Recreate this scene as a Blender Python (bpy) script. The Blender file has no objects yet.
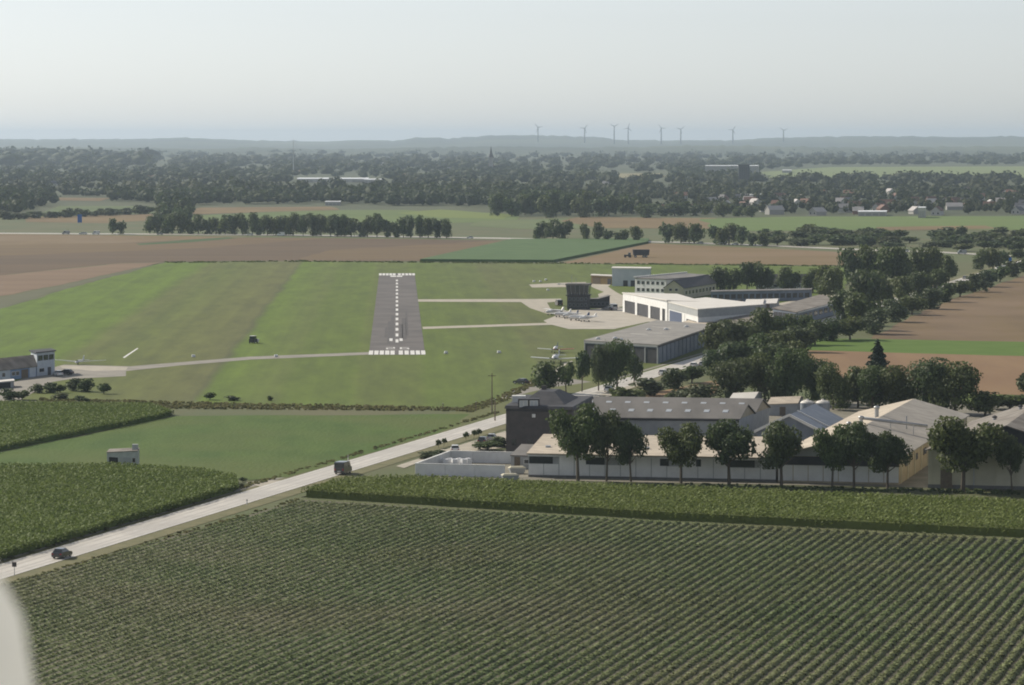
import bpy, math, random
import numpy as np
from mathutils import Vector
random.seed(7); RNG = np.random.default_rng(7)
R = math.radians
SC = bpy.context.scene
COL = SC.collection

# ------------------------------------------------------------------ camera
F = 3500.0; CAMH = 64.0; CX, CY = 512.0, 342.5; YHOR = 138.0
TH = math.atan((CY - YHOR) / F)
cam = bpy.data.cameras.new("camera"); camo = bpy.data.objects.new("camera", cam); COL.objects.link(camo)
cam.sensor_width = 36.0; cam.lens = F * 36.0 / 1024.0
cam.clip_start = 0.3; cam.clip_end = 90000.0
cam.dof.use_dof = True; cam.dof.focus_distance = 900.0; cam.dof.aperture_fstop = 6.5
camo.location = (0, 0, CAMH); camo.rotation_euler = (math.pi / 2 - TH, 0, 0)
SC.camera = camo

# ------------------------------------------------------------------ sky, sun, exposure
SUN_AZ = -54.0      # degrees from +Y (view direction), negative = left
SUN_EL = 33.0
w = bpy.data.worlds.new("World"); SC.world = w; w.use_nodes = True
nt = w.node_tree; nt.nodes.clear()
sky = nt.nodes.new('ShaderNodeTexSky'); sky.sky_type = 'NISHITA'; sky.sun_disc = False
sky.sun_elevation = R(SUN_EL); sky.sun_rotation = R(SUN_AZ)
sky.altitude = 100; sky.air_density = 0.75; sky.dust_density = 0.55; sky.ozone_density = 3.0
bg = nt.nodes.new('ShaderNodeBackground'); bg.inputs[1].default_value = 0.104
wo = nt.nodes.new('ShaderNodeOutputWorld')
hsv = nt.nodes.new('ShaderNodeHueSaturation'); hsv.inputs['Saturation'].default_value = 0.36
nt.links.new(sky.outputs[0], hsv.inputs['Color']); nt.links.new(hsv.outputs[0], bg.inputs[0]); nt.links.new(bg.outputs[0], wo.inputs[0])
sl = bpy.data.lights.new("sun", 'SUN'); sl.energy = 4.7; sl.angle = R(0.6); sl.color = (1.0, 0.92, 0.78)
so = bpy.data.objects.new("sun", sl); COL.objects.link(so)
sd = Vector((math.sin(R(SUN_AZ)) * math.cos(R(SUN_EL)), math.cos(R(SUN_AZ)) * math.cos(R(SUN_EL)), math.sin(R(SUN_EL))))
so.rotation_euler = (-sd).to_track_quat('-Z', 'Y').to_euler(); so.location = (0, 0, 300)
SC.view_settings.view_transform = 'Standard'; SC.view_settings.look = 'None'
SC.view_settings.exposure = 0.25; SC.view_settings.gamma = 1.0; SC.view_settings.use_curve_mapping = False
SC.render.engine = 'CYCLES'
SC.cycles.use_denoising = True
SC.cycles.max_bounces = 5; SC.cycles.diffuse_bounces = 3; SC.cycles.glossy_bounces = 2
SC.cycles.transmission_bounces = 3; SC.cycles.volume_bounces = 1; SC.cycles.transparent_max_bounces = 8
SC.cycles.caustics_reflective = False; SC.cycles.caustics_refractive = False
SC.cycles.sample_clamp_indirect = 4.0
SC.cycles.filter_width = 1.9

# ------------------------------------------------------------------ projection helpers (site survey: image position -> ground position)
ct, st = math.cos(TH), math.sin(TH)
def G(px, py, z=0.0):
    u = (px - CX) / F; v = (py - CY) / F
    d = Vector((u, ct + st * -v, -st + ct * -v))
    t = (z - CAMH) / d.z
    return Vector((d.x * t, d.y * t, z))
def proj(X, Y, Z):
    z = Z - CAMH
    fw = Y * ct - z * st; up = Y * st + z * ct
    return CX + F * X / fw, CY - F * up / fw
def ppm(py): return F / (G(CX, py).y * ct + CAMH * st)     # pixels per metre at ground row py
def inpoly(px, py, poly):
    px = np.asarray(px); py = np.asarray(py); c = np.zeros(px.shape, bool); n = len(poly)
    for i in range(n):
        x1, y1 = poly[i]; x2, y2 = poly[(i + 1) % n]
        if y1 == y2: continue
        m = ((y1 > py) != (y2 > py)) & (px < (x2 - x1) * (py - y1) / (y2 - y1) + x1)
        c ^= m
    return c

# ------------------------------------------------------------------ materials
def _n(t, k, **kw):
    n = t.nodes.new(k)
    for a, b in kw.items(): setattr(n, a, b)
    return n
MATS = {}
def mat(name, c1, c2=None, scale=0.3, rough=0.85, spec=0.25, metal=0.0, bump=0.0, bscale=None, obj=False, island=0.0,
        trans=0.0, detail=5, stretch=None, rot=0.0, c3=None, s3=0.02, coat=0.0, lo=0.38, hi=0.62, emit=0.0):
    if name in MATS: return MATS[name]
    m = bpy.data.materials.new(name); m.use_nodes = True; t = m.node_tree; t.nodes.clear(); L = t.links.new
    out = _n(t, 'ShaderNodeOutputMaterial'); p = _n(t, 'ShaderNodeBsdfPrincipled')
    p.inputs['Roughness'].default_value = rough; p.inputs['Specular IOR Level'].default_value = spec
    p.inputs['Metallic'].default_value = metal; p.inputs['Coat Weight'].default_value = coat
    c4 = lambda c: (c[0], c[1], c[2], 1)
    src = None
    if c2 is not None or bump or c3 is not None:
        if obj: co = _n(t, 'ShaderNodeTexCoord').outputs['Object']
        else: co = _n(t, 'ShaderNodeNewGeometry').outputs['Position']
        mp = _n(t, 'ShaderNodeMapping'); mp.inputs['Rotation'].default_value = (0, 0, rot)
        if stretch: mp.inputs['Scale'].default_value = stretch
        L(co, mp.inputs[0]); vec = mp.outputs[0]
    if c2 is not None:
        no = _n(t, 'ShaderNodeTexNoise'); no.inputs['Scale'].default_value = scale; no.inputs['Detail'].default_value = detail
        no.inputs['Roughness'].default_value = 0.62
        L(vec, no.inputs['Vector'])
        mr = _n(t, 'ShaderNodeMapRange'); mr.inputs[1].default_value = lo; mr.inputs[2].default_value = hi
        L(no.outputs[0], mr.inputs[0])
        mx = _n(t, 'ShaderNodeMix', data_type='RGBA'); mx.inputs[6].default_value = c4(c1); mx.inputs[7].default_value = c4(c2)
        L(mr.outputs[0], mx.inputs[0]); src = mx.outputs[2]
        if c3 is not None:
            n3 = _n(t, 'ShaderNodeTexNoise'); n3.inputs['Scale'].default_value = s3; n3.inputs['Detail'].default_value = 4
            L(co, n3.inputs['Vector'])
            r3 = _n(t, 'ShaderNodeMapRange'); r3.inputs[1].default_value = 0.42; r3.inputs[2].default_value = 0.68
            L(n3.outputs[0], r3.inputs[0])
            m3 = _n(t, 'ShaderNodeMix', data_type='RGBA'); m3.inputs[7].default_value = c4(c3)
            L(src, m3.inputs[6]); L(r3.outputs[0], m3.inputs[0]); src = m3.outputs[2]
    if island:
        g = _n(t, 'ShaderNodeNewGeometry'); hs = _n(t, 'ShaderNodeHueSaturation')
        mm = _n(t, 'ShaderNodeMapRange'); mm.inputs[3].default_value = 1 - island; mm.inputs[4].default_value = 1 + island
        L(g.outputs['Random Per Island'], mm.inputs[0]); L(mm.outputs[0], hs.inputs['Value'])
        oi = _n(t, 'ShaderNodeObjectInfo'); mh = _n(t, 'ShaderNodeMapRange'); mh.inputs[3].default_value = 0.475; mh.inputs[4].default_value = 0.515
        L(oi.outputs['Random'], mh.inputs[0]); L(mh.outputs[0], hs.inputs['Hue'])
        if src is None: hs.inputs['Color'].default_value = c4(c1)
        else: L(src, hs.inputs['Color'])
        src = hs.outputs[0]
    if src is None: p.inputs['Base Color'].default_value = c4(c1)
    else: L(src, p.inputs['Base Color'])
    if bump:
        nb = _n(t, 'ShaderNodeTexNoise'); nb.inputs['Scale'].default_value = bscale or scale * 4; nb.inputs['Detail'].default_value = 3
        L(vec, nb.inputs['Vector']); b = _n(t, 'ShaderNodeBump'); b.inputs['Distance'].default_value = bump
        L(nb.outputs[0], b.inputs['Height']); L(b.outputs[0], p.inputs['Normal'])
    sh = p.outputs[0]
    if trans:
        tr = _n(t, 'ShaderNodeBsdfTranslucent')
        if src is None: tr.inputs[0].default_value = c4(c1)
        else: L(src, tr.inputs[0])
        ms = _n(t, 'ShaderNodeMixShader'); ms.inputs[0].default_value = trans
        L(sh, ms.inputs[1]); L(tr.outputs[0], ms.inputs[2]); sh = ms.outputs[0]
    L(sh, out.inputs[0]); MATS[name] = m
    return m

# ------------------------------------------------------------------ mesh helpers
class MB:
    def __init__(s): s.v = []; s.f = []
    def add(s, v, f):
        o = len(s.v); s.v += [tuple(p) for p in v]; s.f += [tuple(i + o for i in q) for q in f]; return s
    def box(s, x0, x1, y0, y1, z0, z1):
        return s.add([(x0, y0, z0), (x1, y0, z0), (x1, y1, z0), (x0, y1, z0), (x0, y0, z1), (x1, y0, z1), (x1, y1, z1), (x0, y1, z1)],
                     [(0, 3, 2, 1), (4, 5, 6, 7), (0, 1, 5, 4), (1, 2, 6, 5), (2, 3, 7, 6), (3, 0, 4, 7)])
    def ext(s, prof, axis, a, b):
        """closed profile (list of 2D) extruded along axis from a to b"""
        n = len(prof)
        def P(p, t): return {'x': (t, p[0], p[1]), 'y': (p[0], t, p[1]), 'z': (p[0], p[1], t)}[axis]
        v = [P(p, a) for p in prof] + [P(p, b) for p in prof]
        f = [tuple(range(n))[::-1], tuple(range(n, 2 * n))] + [(i, (i + 1) % n, n + (i + 1) % n, n + i) for i in range(n)]
        return s.add(v, f)
    def hexa(s, bot, top):
        """4 bottom + 4 top points"""
        return s.add(list(bot) + list(top), [(0, 3, 2, 1), (4, 5, 6, 7), (0, 1, 5, 4), (1, 2, 6, 5), (2, 3, 7, 6), (3, 0, 4, 7)])
    def tube(s, p, q, r0, r1=None, n=8, cap=True):
        p, q = Vector(p), Vector(q); r1 = r0 if r1 is None else r1
        d = (q - p).normalized(); a = d.orthogonal().normalized(); b = d.cross(a)
        v = []
        for c, r in ((p, r0), (q, r1)):
            for i in range(n):
                t = 2 * math.pi * i / n; v.append(c + (a * math.cos(t) + b * math.sin(t)) * r)
        f = [(i, (i + 1) % n, n + (i + 1) % n, n + i) for i in range(n)]
        if cap: f += [tuple(range(n))[::-1], tuple(range(n, 2 * n))]
        return s.add(v, f)
    def loft(s, rings, cap=True):
        n = len(rings[0]); v = [p for r in rings for p in r]; f = []
        for k in range(len(rings) - 1):
            for i in range(n):
                f.append((k * n + i, k * n + (i + 1) % n, (k + 1) * n + (i + 1) % n, (k + 1) * n + i))
        if cap: f += [tuple(range(n))[::-1], tuple(range((len(rings) - 1) * n, len(rings) * n))]
        return s.add(v, f)
    def lathe(s, prof, n=16, c=(0, 0)):
        return s.loft([[(c[0] + r * math.cos(2 * math.pi * i / n), c[1] + r * math.sin(2 * math.pi * i / n), z) for i in range(n)] for r, z in prof])
    def mesh(s, name, m, smooth=False):
        me = bpy.data.meshes.new(name); me.from_pydata(s.v, [], s.f)
        if m: me.materials.append(m)
        if smooth: me.polygons.foreach_set('use_smooth', [True] * len(me.polygons))
        me.update(); return me
    def build(s, name, m, parent=None, smooth=False):
        return link(name, s.mesh(name, m, smooth), parent)
def link(name, data, parent=None):
    o = bpy.data.objects.new(name, data); COL.objects.link(o)
    if parent is not None: o.parent = parent
    return o
def tag(o, label, cat, group=None):
    o['label'] = label; o['category'] = cat
    if group: o['group'] = group
    return o
def thing(name, label, cat, loc=(0, 0, 0), rz=0.0, group=None):
    o = bpy.data.objects.new(name, None); COL.objects.link(o); o.empty_display_size = 0.5
    o.location = loc; o.rotation_euler = (0, 0, rz)
    return tag(o, label, cat, group)
def copy_tree(o, parent=None):
    c = o.copy(); COL.objects.link(c); c.parent = parent
    for ch in list(o.children): copy_tree(ch, c)
    return c
def npmesh(name, V, Fq, m):
    me = bpy.data.meshes.new(name); nq, k = Fq.shape
    me.vertices.add(len(V)); me.vertices.foreach_set('co', np.ascontiguousarray(V, dtype=np.float32).ravel())
    me.loops.add(nq * k); me.loops.foreach_set('vertex_index', np.ascontiguousarray(Fq, dtype=np.int32).ravel())
    me.polygons.add(nq); me.polygons.foreach_set('loop_start', np.arange(0, nq * k, k, dtype=np.int32))
    me.polygons.foreach_set('loop_total', np.full(nq, k, dtype=np.int32))
    if m: me.materials.append(m)
    me.update(calc_edges=True); me.validate(); return me
def structure(name, me, kind='structure', label=None, cat=None):
    o = link(name, me); o['kind'] = kind
    if label: o['label'] = label
    if cat: o['category'] = cat
    return o
def rough_edge(pts, amp, seg):
    out = []
    for i in range(len(pts)):
        p, q = pts[i], pts[(i + 1) % len(pts)]; d = q - p; n = max(1, min(40, int(d.length / seg))); nn = Vector((d.y, -d.x, 0)).normalized(); off = 0
        for k in range(n):
            out.append(p + d * k / n + nn * (off if k else 0)); off = off * .6 + random.gauss(0, amp)
    return out
def sheet(name, poly, z, m, kind='structure', parent=None, rough=0.0, seg=9.0):
    """flat sheet from image-row/column survey points, laid at height z"""
    mb = MB(); pts = [G(x, y, z) for x, y in poly]
    if rough: pts = rough_edge(pts, rough, seg)
    a = sum(pts[i].x * pts[(i + 1) % len(pts)].y - pts[(i + 1) % len(pts)].x * pts[i].y for i in range(len(pts)))
    if a < 0: pts = pts[::-1]
    mb.add(pts, [tuple(range(len(pts)))])
    o = mb.build(name, m, parent)
    if parent is None: o['kind'] = kind
    return o
ORD = ['first', 'second', 'third', 'fourth', 'fifth', 'sixth', 'seventh', 'eighth', 'ninth', 'tenth', 'eleventh', 'twelfth', 'thirteenth',
       'fourteenth', 'fifteenth', 'sixteenth', 'seventeenth', 'eighteenth', 'nineteenth', 'twentieth']
ORD += ['twenty-' + o for o in ORD[:9]] + ['thirtieth'] + ['thirty-' + o for o in ORD[:9]] + ['fortieth']

# ------------------------------------------------------------------ material palette
M_ground = mat('ground', (0.075, 0.095, 0.035), (0.115, 0.105, 0.05), 0.02, bump=0.05, bscale=0.4, c3=(0.09, 0.11, 0.04), s3=0.003)
M_concrete = mat('apron_concrete', (0.36, 0.33, 0.28), (0.44, 0.40, 0.34), 0.12, rough=0.7)
M_path = mat('gravel_path', (0.33, 0.30, 0.25), (0.42, 0.38, 0.31), 0.3, rough=0.8)
M_asph = mat('runway_asphalt', (0.11, 0.1, 0.096), (0.142, 0.128, 0.12), 0.08, rough=0.85, c3=(0.09, 0.083, 0.08), s3=0.06)
M_rubber = mat('tyre_rubber_marks', (0.07, 0.065, 0.064), (0.1, 0.092, 0.09), 0.4)
M_road = mat('road_surface', (0.50, 0.465, 0.41), (0.58, 0.54, 0.475), 0.15, rough=0.5, spec=0.5, bump=0.004, bscale=6, c3=(0.42, 0.39, 0.345), s3=0.06)
M_roadpatch = mat('road_tyre_track', (0.40, 0.37, 0.33), (0.47, 0.44, 0.39), 0.2, rough=0.5, spec=0.4)
M_paint = mat('white_paint', (0.76, 0.75, 0.72), (0.52, 0.51, 0.49), 0.9, rough=0.6)
M_white = mat('white_render', (0.70, 0.70, 0.69), (0.62, 0.62, 0.61), 0.5, obj=True, rough=0.8)
M_whitemetal = mat('white_metal', (0.72, 0.72, 0.72), rough=0.35, spec=0.5)
M_trimwhite = mat('white_trim', (0.7, 0.7, 0.68), (0.6, 0.6, 0.58), 1.0, rough=0.6, obj=True)
M_greyw = mat('grey_wall', (0.30, 0.31, 0.32), (0.36, 0.37, 0.37), 0.6, obj=True, rough=0.85)
M_bluegrey = mat('blue_grey_cladding', (0.15, 0.18, 0.23), (0.2, 0.23, 0.28), 0.5, obj=True, rough=0.6)
M_tan = mat('tan_render', (0.42, 0.36, 0.26), (0.35, 0.29, 0.2), 0.4, obj=True)
M_cream = mat('cream_render', (0.50, 0.47, 0.36), (0.43, 0.40, 0.3), 0.3, obj=True)
M_brick = mat('dark_brick', (0.078, 0.07, 0.068), (0.1, 0.088, 0.085), 0.8, obj=True)
M_slate = mat('dark_slate', (0.034, 0.035, 0.041), (0.056, 0.055, 0.06), 0.6, obj=True, rough=0.65)
M_flatroof = mat('felt_roof', (0.23, 0.22, 0.205), (0.30, 0.285, 0.26), 0.15, obj=True, rough=0.85, c3=(0.2, 0.19, 0.18), s3=0.3)
M_sandroof = mat('sandy_roof', (0.44, 0.38, 0.30), (0.52, 0.45, 0.36), 0.12, obj=True, rough=0.75, c3=(0.36, 0.31, 0.25), s3=0.4)
M_brownroof = mat('brown_roof', (0.14, 0.122, 0.105), (0.2, 0.175, 0.15), 0.25, obj=True, rough=0.8, c3=(0.24, 0.22, 0.195), s3=0.25)
M_greyroof = mat('grey_sheet_roof', (0.135, 0.128, 0.12), (0.18, 0.17, 0.16), 0.2, obj=True, rough=0.7, stretch=(1, 0.2, 1))
M_whiteroof = mat('pale_roof', (0.60, 0.57, 0.52), (0.68, 0.65, 0.60), 0.15, obj=True, rough=0.55)
M_glass = mat('window_glass', (0.03, 0.035, 0.04), rough=0.12, spec=0.6)
M_skylight = mat('skylight_panel', (0.40, 0.43, 0.46), rough=0.3, spec=0.5)
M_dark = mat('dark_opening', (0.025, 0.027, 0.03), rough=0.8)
M_bluedoor = mat('blue_door', (0.055, 0.075, 0.13), (0.07, 0.09, 0.15), 1.0, obj=True, rough=0.6)
M_yellow = mat('ochre_wall', (0.23, 0.165, 0.07), (0.19, 0.14, 0.065), 0.8, obj=True)
M_metal = mat('galvanised_metal', (0.36, 0.37, 0.38), (0.42, 0.43, 0.44), 0.8, obj=True, rough=0.45, metal=0.6)
M_silo = mat('silo_metal', (0.22, 0.25, 0.28), (0.27, 0.29, 0.32), 0.6, obj=True, rough=0.5, metal=0.3)
M_wood = mat('weathered_wood', (0.13, 0.10, 0.075), (0.17, 0.14, 0.1), 2.0, obj=True)
M_bark = mat('bark', (0.085, 0.068, 0.05), (0.12, 0.1, 0.075), 3.0, obj=True)
M_tyre = mat('tyre_rubber', (0.02, 0.02, 0.02), rough=0.9)
M_rim = mat('wheel_rim', (0.4, 0.4, 0.41), rough=0.4, metal=0.8)
M_red = mat('red_paint', (0.45, 0.03, 0.03), rough=0.35, spec=0.5)
M_redlamp = mat('red_lamp', (0.35, 0.02, 0.02), rough=0.3)
M_blue = mat('blue_sign', (0.02, 0.12, 0.42), rough=0.5)
M_orange = mat('orange_paint', (0.5, 0.16, 0.03), rough=0.5)
M_bark2 = M_bark
M_leaf = [mat('foliage_dark', (0.065, 0.093, 0.04), (0.095, 0.128, 0.052), 0.35, rough=0.6, spec=0.2, obj=True, island=0.3, trans=0.33),
          mat('foliage_mid', (0.075, 0.105, 0.036), (0.108, 0.14, 0.05), 0.3, rough=0.6, spec=0.2, obj=True, island=0.3, trans=0.33),
          mat('foliage_conifer', (0.022, 0.042, 0.024), (0.035, 0.058, 0.03), 0.4, rough=0.6, spec=0.2, obj=True, island=0.4, trans=0.12),
          mat('foliage_pale', (0.075, 0.095, 0.045), (0.1, 0.12, 0.055), 0.3, rough=0.6, spec=0.2, obj=True, island=0.4, trans=0.22)]
M_farleaf = mat('far_foliage', (0.032, 0.05, 0.021), (0.058, 0.074, 0.032), 0.006, rough=0.7, spec=0.15, island=0.28, trans=0.3)
M_corn = mat('maize_leaf', (0.13, 0.18, 0.046), (0.16, 0.21, 0.062), 0.10, rough=0.65, spec=0.15, island=0.14, trans=0.3)
M_beet = mat('row_crop_leaf', (0.15, 0.19, 0.075), (0.185, 0.215, 0.092), 0.035, rough=0.7, spec=0.12, island=0.12, trans=0.2, c3=(0.20, 0.20, 0.10), s3=0.02)
M_soil = mat('row_crop_soil', (0.085, 0.085, 0.05), (0.12, 0.108, 0.07), 0.3, bump=0.05)
M_roughgrass = mat('rough_grass', (0.115, 0.12, 0.05), (0.17, 0.155, 0.08), 0.25, island=0.3, trans=0.45)

# ------------------------------------------------------------------ the ground and the fields
gm = MB(); NX = 24
xs = np.linspace(-26000, 26000, 2); 
gm.add([(-26000, -4000, 0), (26000, -4000, 0), (26000, 42000, 0), (-26000, 42000, 0)], [(0, 1, 2, 3)])
structure('ground', gm.mesh('ground', M_ground))

field0 = [(-1500, 227), (-400, 219), (30, 217), (300, 216), (560, 217), (720, 217.5), (900, 216.2), (1400, 218), (2600, 222), (1900, 149), (-900, 149)]
sheet('woodland_floor', field0, 0.02, mat('woodland_floor', (0.035, 0.048, 0.022), (0.06, 0.072, 0.032), 0.004, c3=(0.085, 0.095, 0.045), s3=0.0012))
# airfield grass: mown strips run parallel with the runway
RW0 = G(397, 355); RWD = Vector(((397 - CX) / F, 1, 0)).normalized(); RWN = Vector((RWD.y, -RWD.x, 0))
def grass_mat():
    m = bpy.data.materials.new('airfield_grass'); m.use_nodes = True; t = m.node_tree; t.nodes.clear(); L = t.links.new
    out = _n(t, 'ShaderNodeOutputMaterial'); p = _n(t, 'ShaderNodeBsdfPrincipled'); p.inputs['Roughness'].default_value = 0.8
    p.inputs['Specular IOR Level'].default_value = 0.2
    g = _n(t, 'ShaderNodeNewGeometry'); sub = _n(t, 'ShaderNodeVectorMath', operation='SUBTRACT'); sub.inputs[1].default_value = RW0
    L(g.outputs['Position'], sub.inputs[0])
    dt = _n(t, 'ShaderNodeVectorMath', operation='DOT_PRODUCT'); dt.inputs[1].default_value = RWN; L(sub.outputs[0], dt.inputs[0])
    nw = _n(t, 'ShaderNodeTexNoise'); nw.inputs['Scale'].default_value = 0.02; nw.inputs['Detail'].default_value = 4; L(g.outputs['Position'], nw.inputs['Vector'])
    ad = _n(t, 'ShaderNodeMath', operation='MULTIPLY_ADD'); ad.inputs[1].default_value = 5.0; L(nw.outputs[0], ad.inputs[0]); L(dt.outputs['Value'], ad.inputs[2])
    mr = _n(t, 'ShaderNodeMapRange'); mr.inputs[1].default_value = -200; mr.inputs[2].default_value = 120; L(ad.outputs[0], mr.inputs[0])
    cr = _n(t, 'ShaderNodeValToRGB'); e = cr.color_ramp.elements
    GR = (0.078, 0.136, 0.008); OL = (0.095, 0.112, 0.022); BR = (0.090, 0.140, 0.008); MD = (0.084, 0.121, 0.011)
    stops = [(-200, GR), (-97, BR), (-91, OL), (-80, (0.088, 0.112, 0.018)), (-72, (0.096, 0.114, 0.022)), (-56, (0.102, 0.112, 0.026)), (-48.5, (0.096, 0.102, 0.028)), (-47, (0.075, 0.08, 0.026)), (-45.5, BR), (-28, (0.092, 0.122, 0.018)), (-25, MD), (-10, MD), (-8, (0.088, 0.116, 0.016)), (8, (0.088, 0.116, 0.016)), (10, MD), (40, (0.086, 0.112, 0.02)), (44, (0.094, 0.108, 0.026)), (120, MD)]
    while len(e) < len(stops): e.new(0.5)
    for k, (x, c) in enumerate(stops):
        e[k].position = (x + 200) / 320; e[k].color = (*c, 1)
    L(mr.outputs[0], cr.inputs[0])
    dl = _n(t, 'ShaderNodeVectorMath', operation='DOT_PRODUCT'); dl.inputs[1].default_value = RWD * 0.16; L(sub.outputs[0], dl.inputs[0])
    cv = _n(t, 'ShaderNodeCombineXYZ'); L(dt.outputs['Value'], cv.inputs[0]); L(dl.outputs['Value'], cv.inputs[1])
    n1 = _n(t, 'ShaderNodeTexNoise'); n1.inputs['Scale'].default_value = 0.11; n1.inputs['Detail'].default_value = 7; n1.inputs['Roughness'].default_value = 0.7
    L(cv.outputs[0], n1.inputs['Vector'])
    mv = _n(t, 'ShaderNodeMapRange'); mv.inputs[1].default_value = 0.35; mv.inputs[2].default_value = 0.65; mv.inputs[3].default_value = 0.80; mv.inputs[4].default_value = 1.20
    L(n1.outputs[0], mv.inputs[0])
    # fine mower lanes along the runway direction
    mp = _n(t, 'ShaderNodeCombineXYZ'); L(dt.outputs['Value'], mp.inputs[0])
    n2 = _n(t, 'ShaderNodeTexNoise'); n2.inputs['Scale'].default_value = 0.22; n2.inputs['Detail'].default_value = 2; L(mp.outputs[0], n2.inputs['Vector'])
    m2 = _n(t, 'ShaderNodeMapRange'); m2.inputs[1].default_value = 0.35; m2.inputs[2].default_value = 0.65; m2.inputs[3].default_value = 0.93; m2.inputs[4].default_value = 1.07
    L(n2.outputs[0], m2.inputs[0])
    mu = _n(t, 'ShaderNodeMath', operation='MULTIPLY'); L(mv.outputs[0], mu.inputs[0]); L(m2.outputs[0], mu.inputs[1])
    hs = _n(t, 'ShaderNodeHueSaturation'); L(cr.outputs[0], hs.inputs['Color']); L(mu.outputs[0], hs.inputs['Value'])
    L(hs.outputs[0], p.inputs['Base Color'])
    nb = _n(t, 'ShaderNodeTexNoise'); nb.inputs['Scale'].default_value = 2.5; L(g.outputs['Position'], nb.inputs['Vector'])
    b = _n(t, 'ShaderNodeBump'); b.inputs['Distance'].default_value = 0.08; L(nb.outputs[0], b.inputs['Height']); L(b.outputs[0], p.inputs['Normal'])
    L(p.outputs[0], out.inputs[0]); return m
M_grass = grass_mat()
sheet('airfield_grass', [(-80, 335), (60, 291), (166, 262.5), (300, 261.5), (552, 263.5), (700, 265), (862, 266.5), (842, 292), (715, 350), (655, 374), (560, 386), (548, 388), (470, 409), (300, 406), (150, 403), (-80, 397)], 0.06, M_grass, rough=.6)

RD = Vector((918 / F, 1, 0)).normalized(); RN = Vector((RD.y, -RD.x, 0)); R0 = G(250, 496.5)
rrot = -math.atan2(RD.x, RD.y)
def field(name, poly, c1, c2, z=0.04, scale=0.05, stretch=None, rot=0, c3=None, s3=0.01, bump=0.06):
    m = mat(name + '_%d' % len(MATS), c1, c2, scale, rough=0.85, spec=0.15, stretch=stretch, rot=rot, c3=c3, s3=s3, bump=bump, bscale=1.2)
    global fz; fz += 1
    far = G(*poly[0]).y > 1900
    return sheet(name, poly, z + .0012 * fz, m, rough=.5 if not far else 2.0, seg=8 if not far else 40)
fz = 0
TAN = (0.152, 0.107, 0.052); TAN2 = (0.185, 0.133, 0.065); BRN = (0.102, 0.073, 0.046); BRN2 = (0.128, 0.088, 0.053)
ST = (0.12, 1, 1)
# brown fields beyond the airfield, left to right
field('ploughed_field', [(-80, 233), (250, 236.8), (120, 243), (-80, 247)], TAN, TAN2, 0.04, 0.03, (1, 0.2, 1), 0, (0.19, 0.14, 0.09), 0.008)
field('ploughed_field', [(-80, 247), (120, 243), (250, 237.4), (330, 238), (180, 249), (-80, 258)], BRN2, TAN, 0.05, 0.03, (0.2, 1, 1))
field('ploughed_field', [(-80, 258), (180, 249), (330, 238), (498, 240.3), (470, 248), (390, 260.5), (230, 260.8), (120, 263), (-80, 283)], BRN, BRN2, 0.045, 0.03, (0.2, 1, 1))
field('ploughed_field', [(-80, 283.5), (120, 263.3), (164, 262.2), (60, 285), (-80, 312)], (0.17, 0.115, 0.075), (0.2, 0.14, 0.09), 0.05, 0.03, (0.2, 1, 1))
field('crop_strip', [(-80, 312.5), (60, 286), (160, 263), (58, 291), (-80, 334)], (0.105, 0.11, 0.065), (0.12, 0.12, 0.07), 0.05, 0.04)
field('stubble_field', [(300, 258), (330, 250), (500, 240.5), (512, 241), (470, 250), (420, 261), (300, 261)], TAN, BRN2, 0.07, 0.03, (0.2, 1, 1))
field('stubble_field', [(560, 263.2), (650, 243.2), (690, 245.2), (760, 248), (853, 252.5), (868, 257), (858, 265.6), (700, 264.4)], TAN, TAN2, 0.04, 0.05, (0.1, 1, 1), 0, (0.2, 0.14, 0.085), 0.01)
field('stubble_field', [(136, 243.6), (160, 242), (228, 237), (238, 238), (190, 242.2), (140, 245)], (0.05, 0.085, 0.03), (0.06, 0.1, 0.035), 0.09, 0.05)
# fields across the motorway
field('stubble_field', [(25, 222), (30, 217), (155, 214), (160, 219), (110, 223)], TAN, TAN2, 0.1, 0.01)
field('meadow', [(30, 217), (60, 206), (150, 206), (158, 213)], (0.09, 0.12, 0.05), (0.11, 0.14, 0.055), 0.08, 0.01)
field('stubble_field', [(180, 215), (200, 207.5), (330, 206.5), (340, 210), (260, 212)], TAN, TAN2, 0.1, 0.01)
field('meadow', [(185, 220), (182, 216), (260, 212.5), (345, 210), (405, 210), (430, 212), (510, 214), (520, 221), (420, 224), (300, 222)], (0.10, 0.14, 0.045), (0.12, 0.16, 0.05), 0.09, 0.008)
field('meadow', [(395, 213), (440, 209.5), (520, 214.5), (505, 219), (440, 217.5)], (0.14, 0.18, 0.045), (0.15, 0.185, 0.05), 0.13, 0.01)
field('stubble_field', [(560, 221), (580, 217), (715, 218), (735, 224), (720, 229), (600, 228)], TAN, TAN2, 0.11, 0.01)
field('meadow', [(480, 221), (575, 218), (590, 228), (520, 229), (470, 226)], (0.11, 0.14, 0.06), (0.125, 0.15, 0.06), 0.1, 0.01)
field('meadow', [(700, 219), (790, 216.6), (1100, 215.8), (1100, 230), (900, 229.5), (735, 231), (712, 228)], (0.105, 0.155, 0.045), (0.125, 0.17, 0.05), 0.12, 0.012, (0.2, 1, 1))
field('stubble_field', [(875, 227), (985, 225.5), (1000, 228.5), (880, 230.5)], TAN, TAN2, 0.16, 0.01)
field('meadow', [(760, 172), (830, 167), (1100, 166), (1100, 177), (900, 178), (770, 178)], (0.15, 0.19, 0.075), (0.17, 0.2, 0.085), 0.3, 0.002, (0.1, 1, 1))
field('stubble_field', [(595, 176), (610, 173.5), (662, 173.3), (668, 177), (620, 178)], (0.22, 0.2, 0.11), (0.25, 0.22, 0.12), 0.3, 0.002)
field('stubble_field', [(30, 200), (60, 197.5), (110, 198), (100, 201)], TAN, TAN2, 0.25, 0.004)
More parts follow.
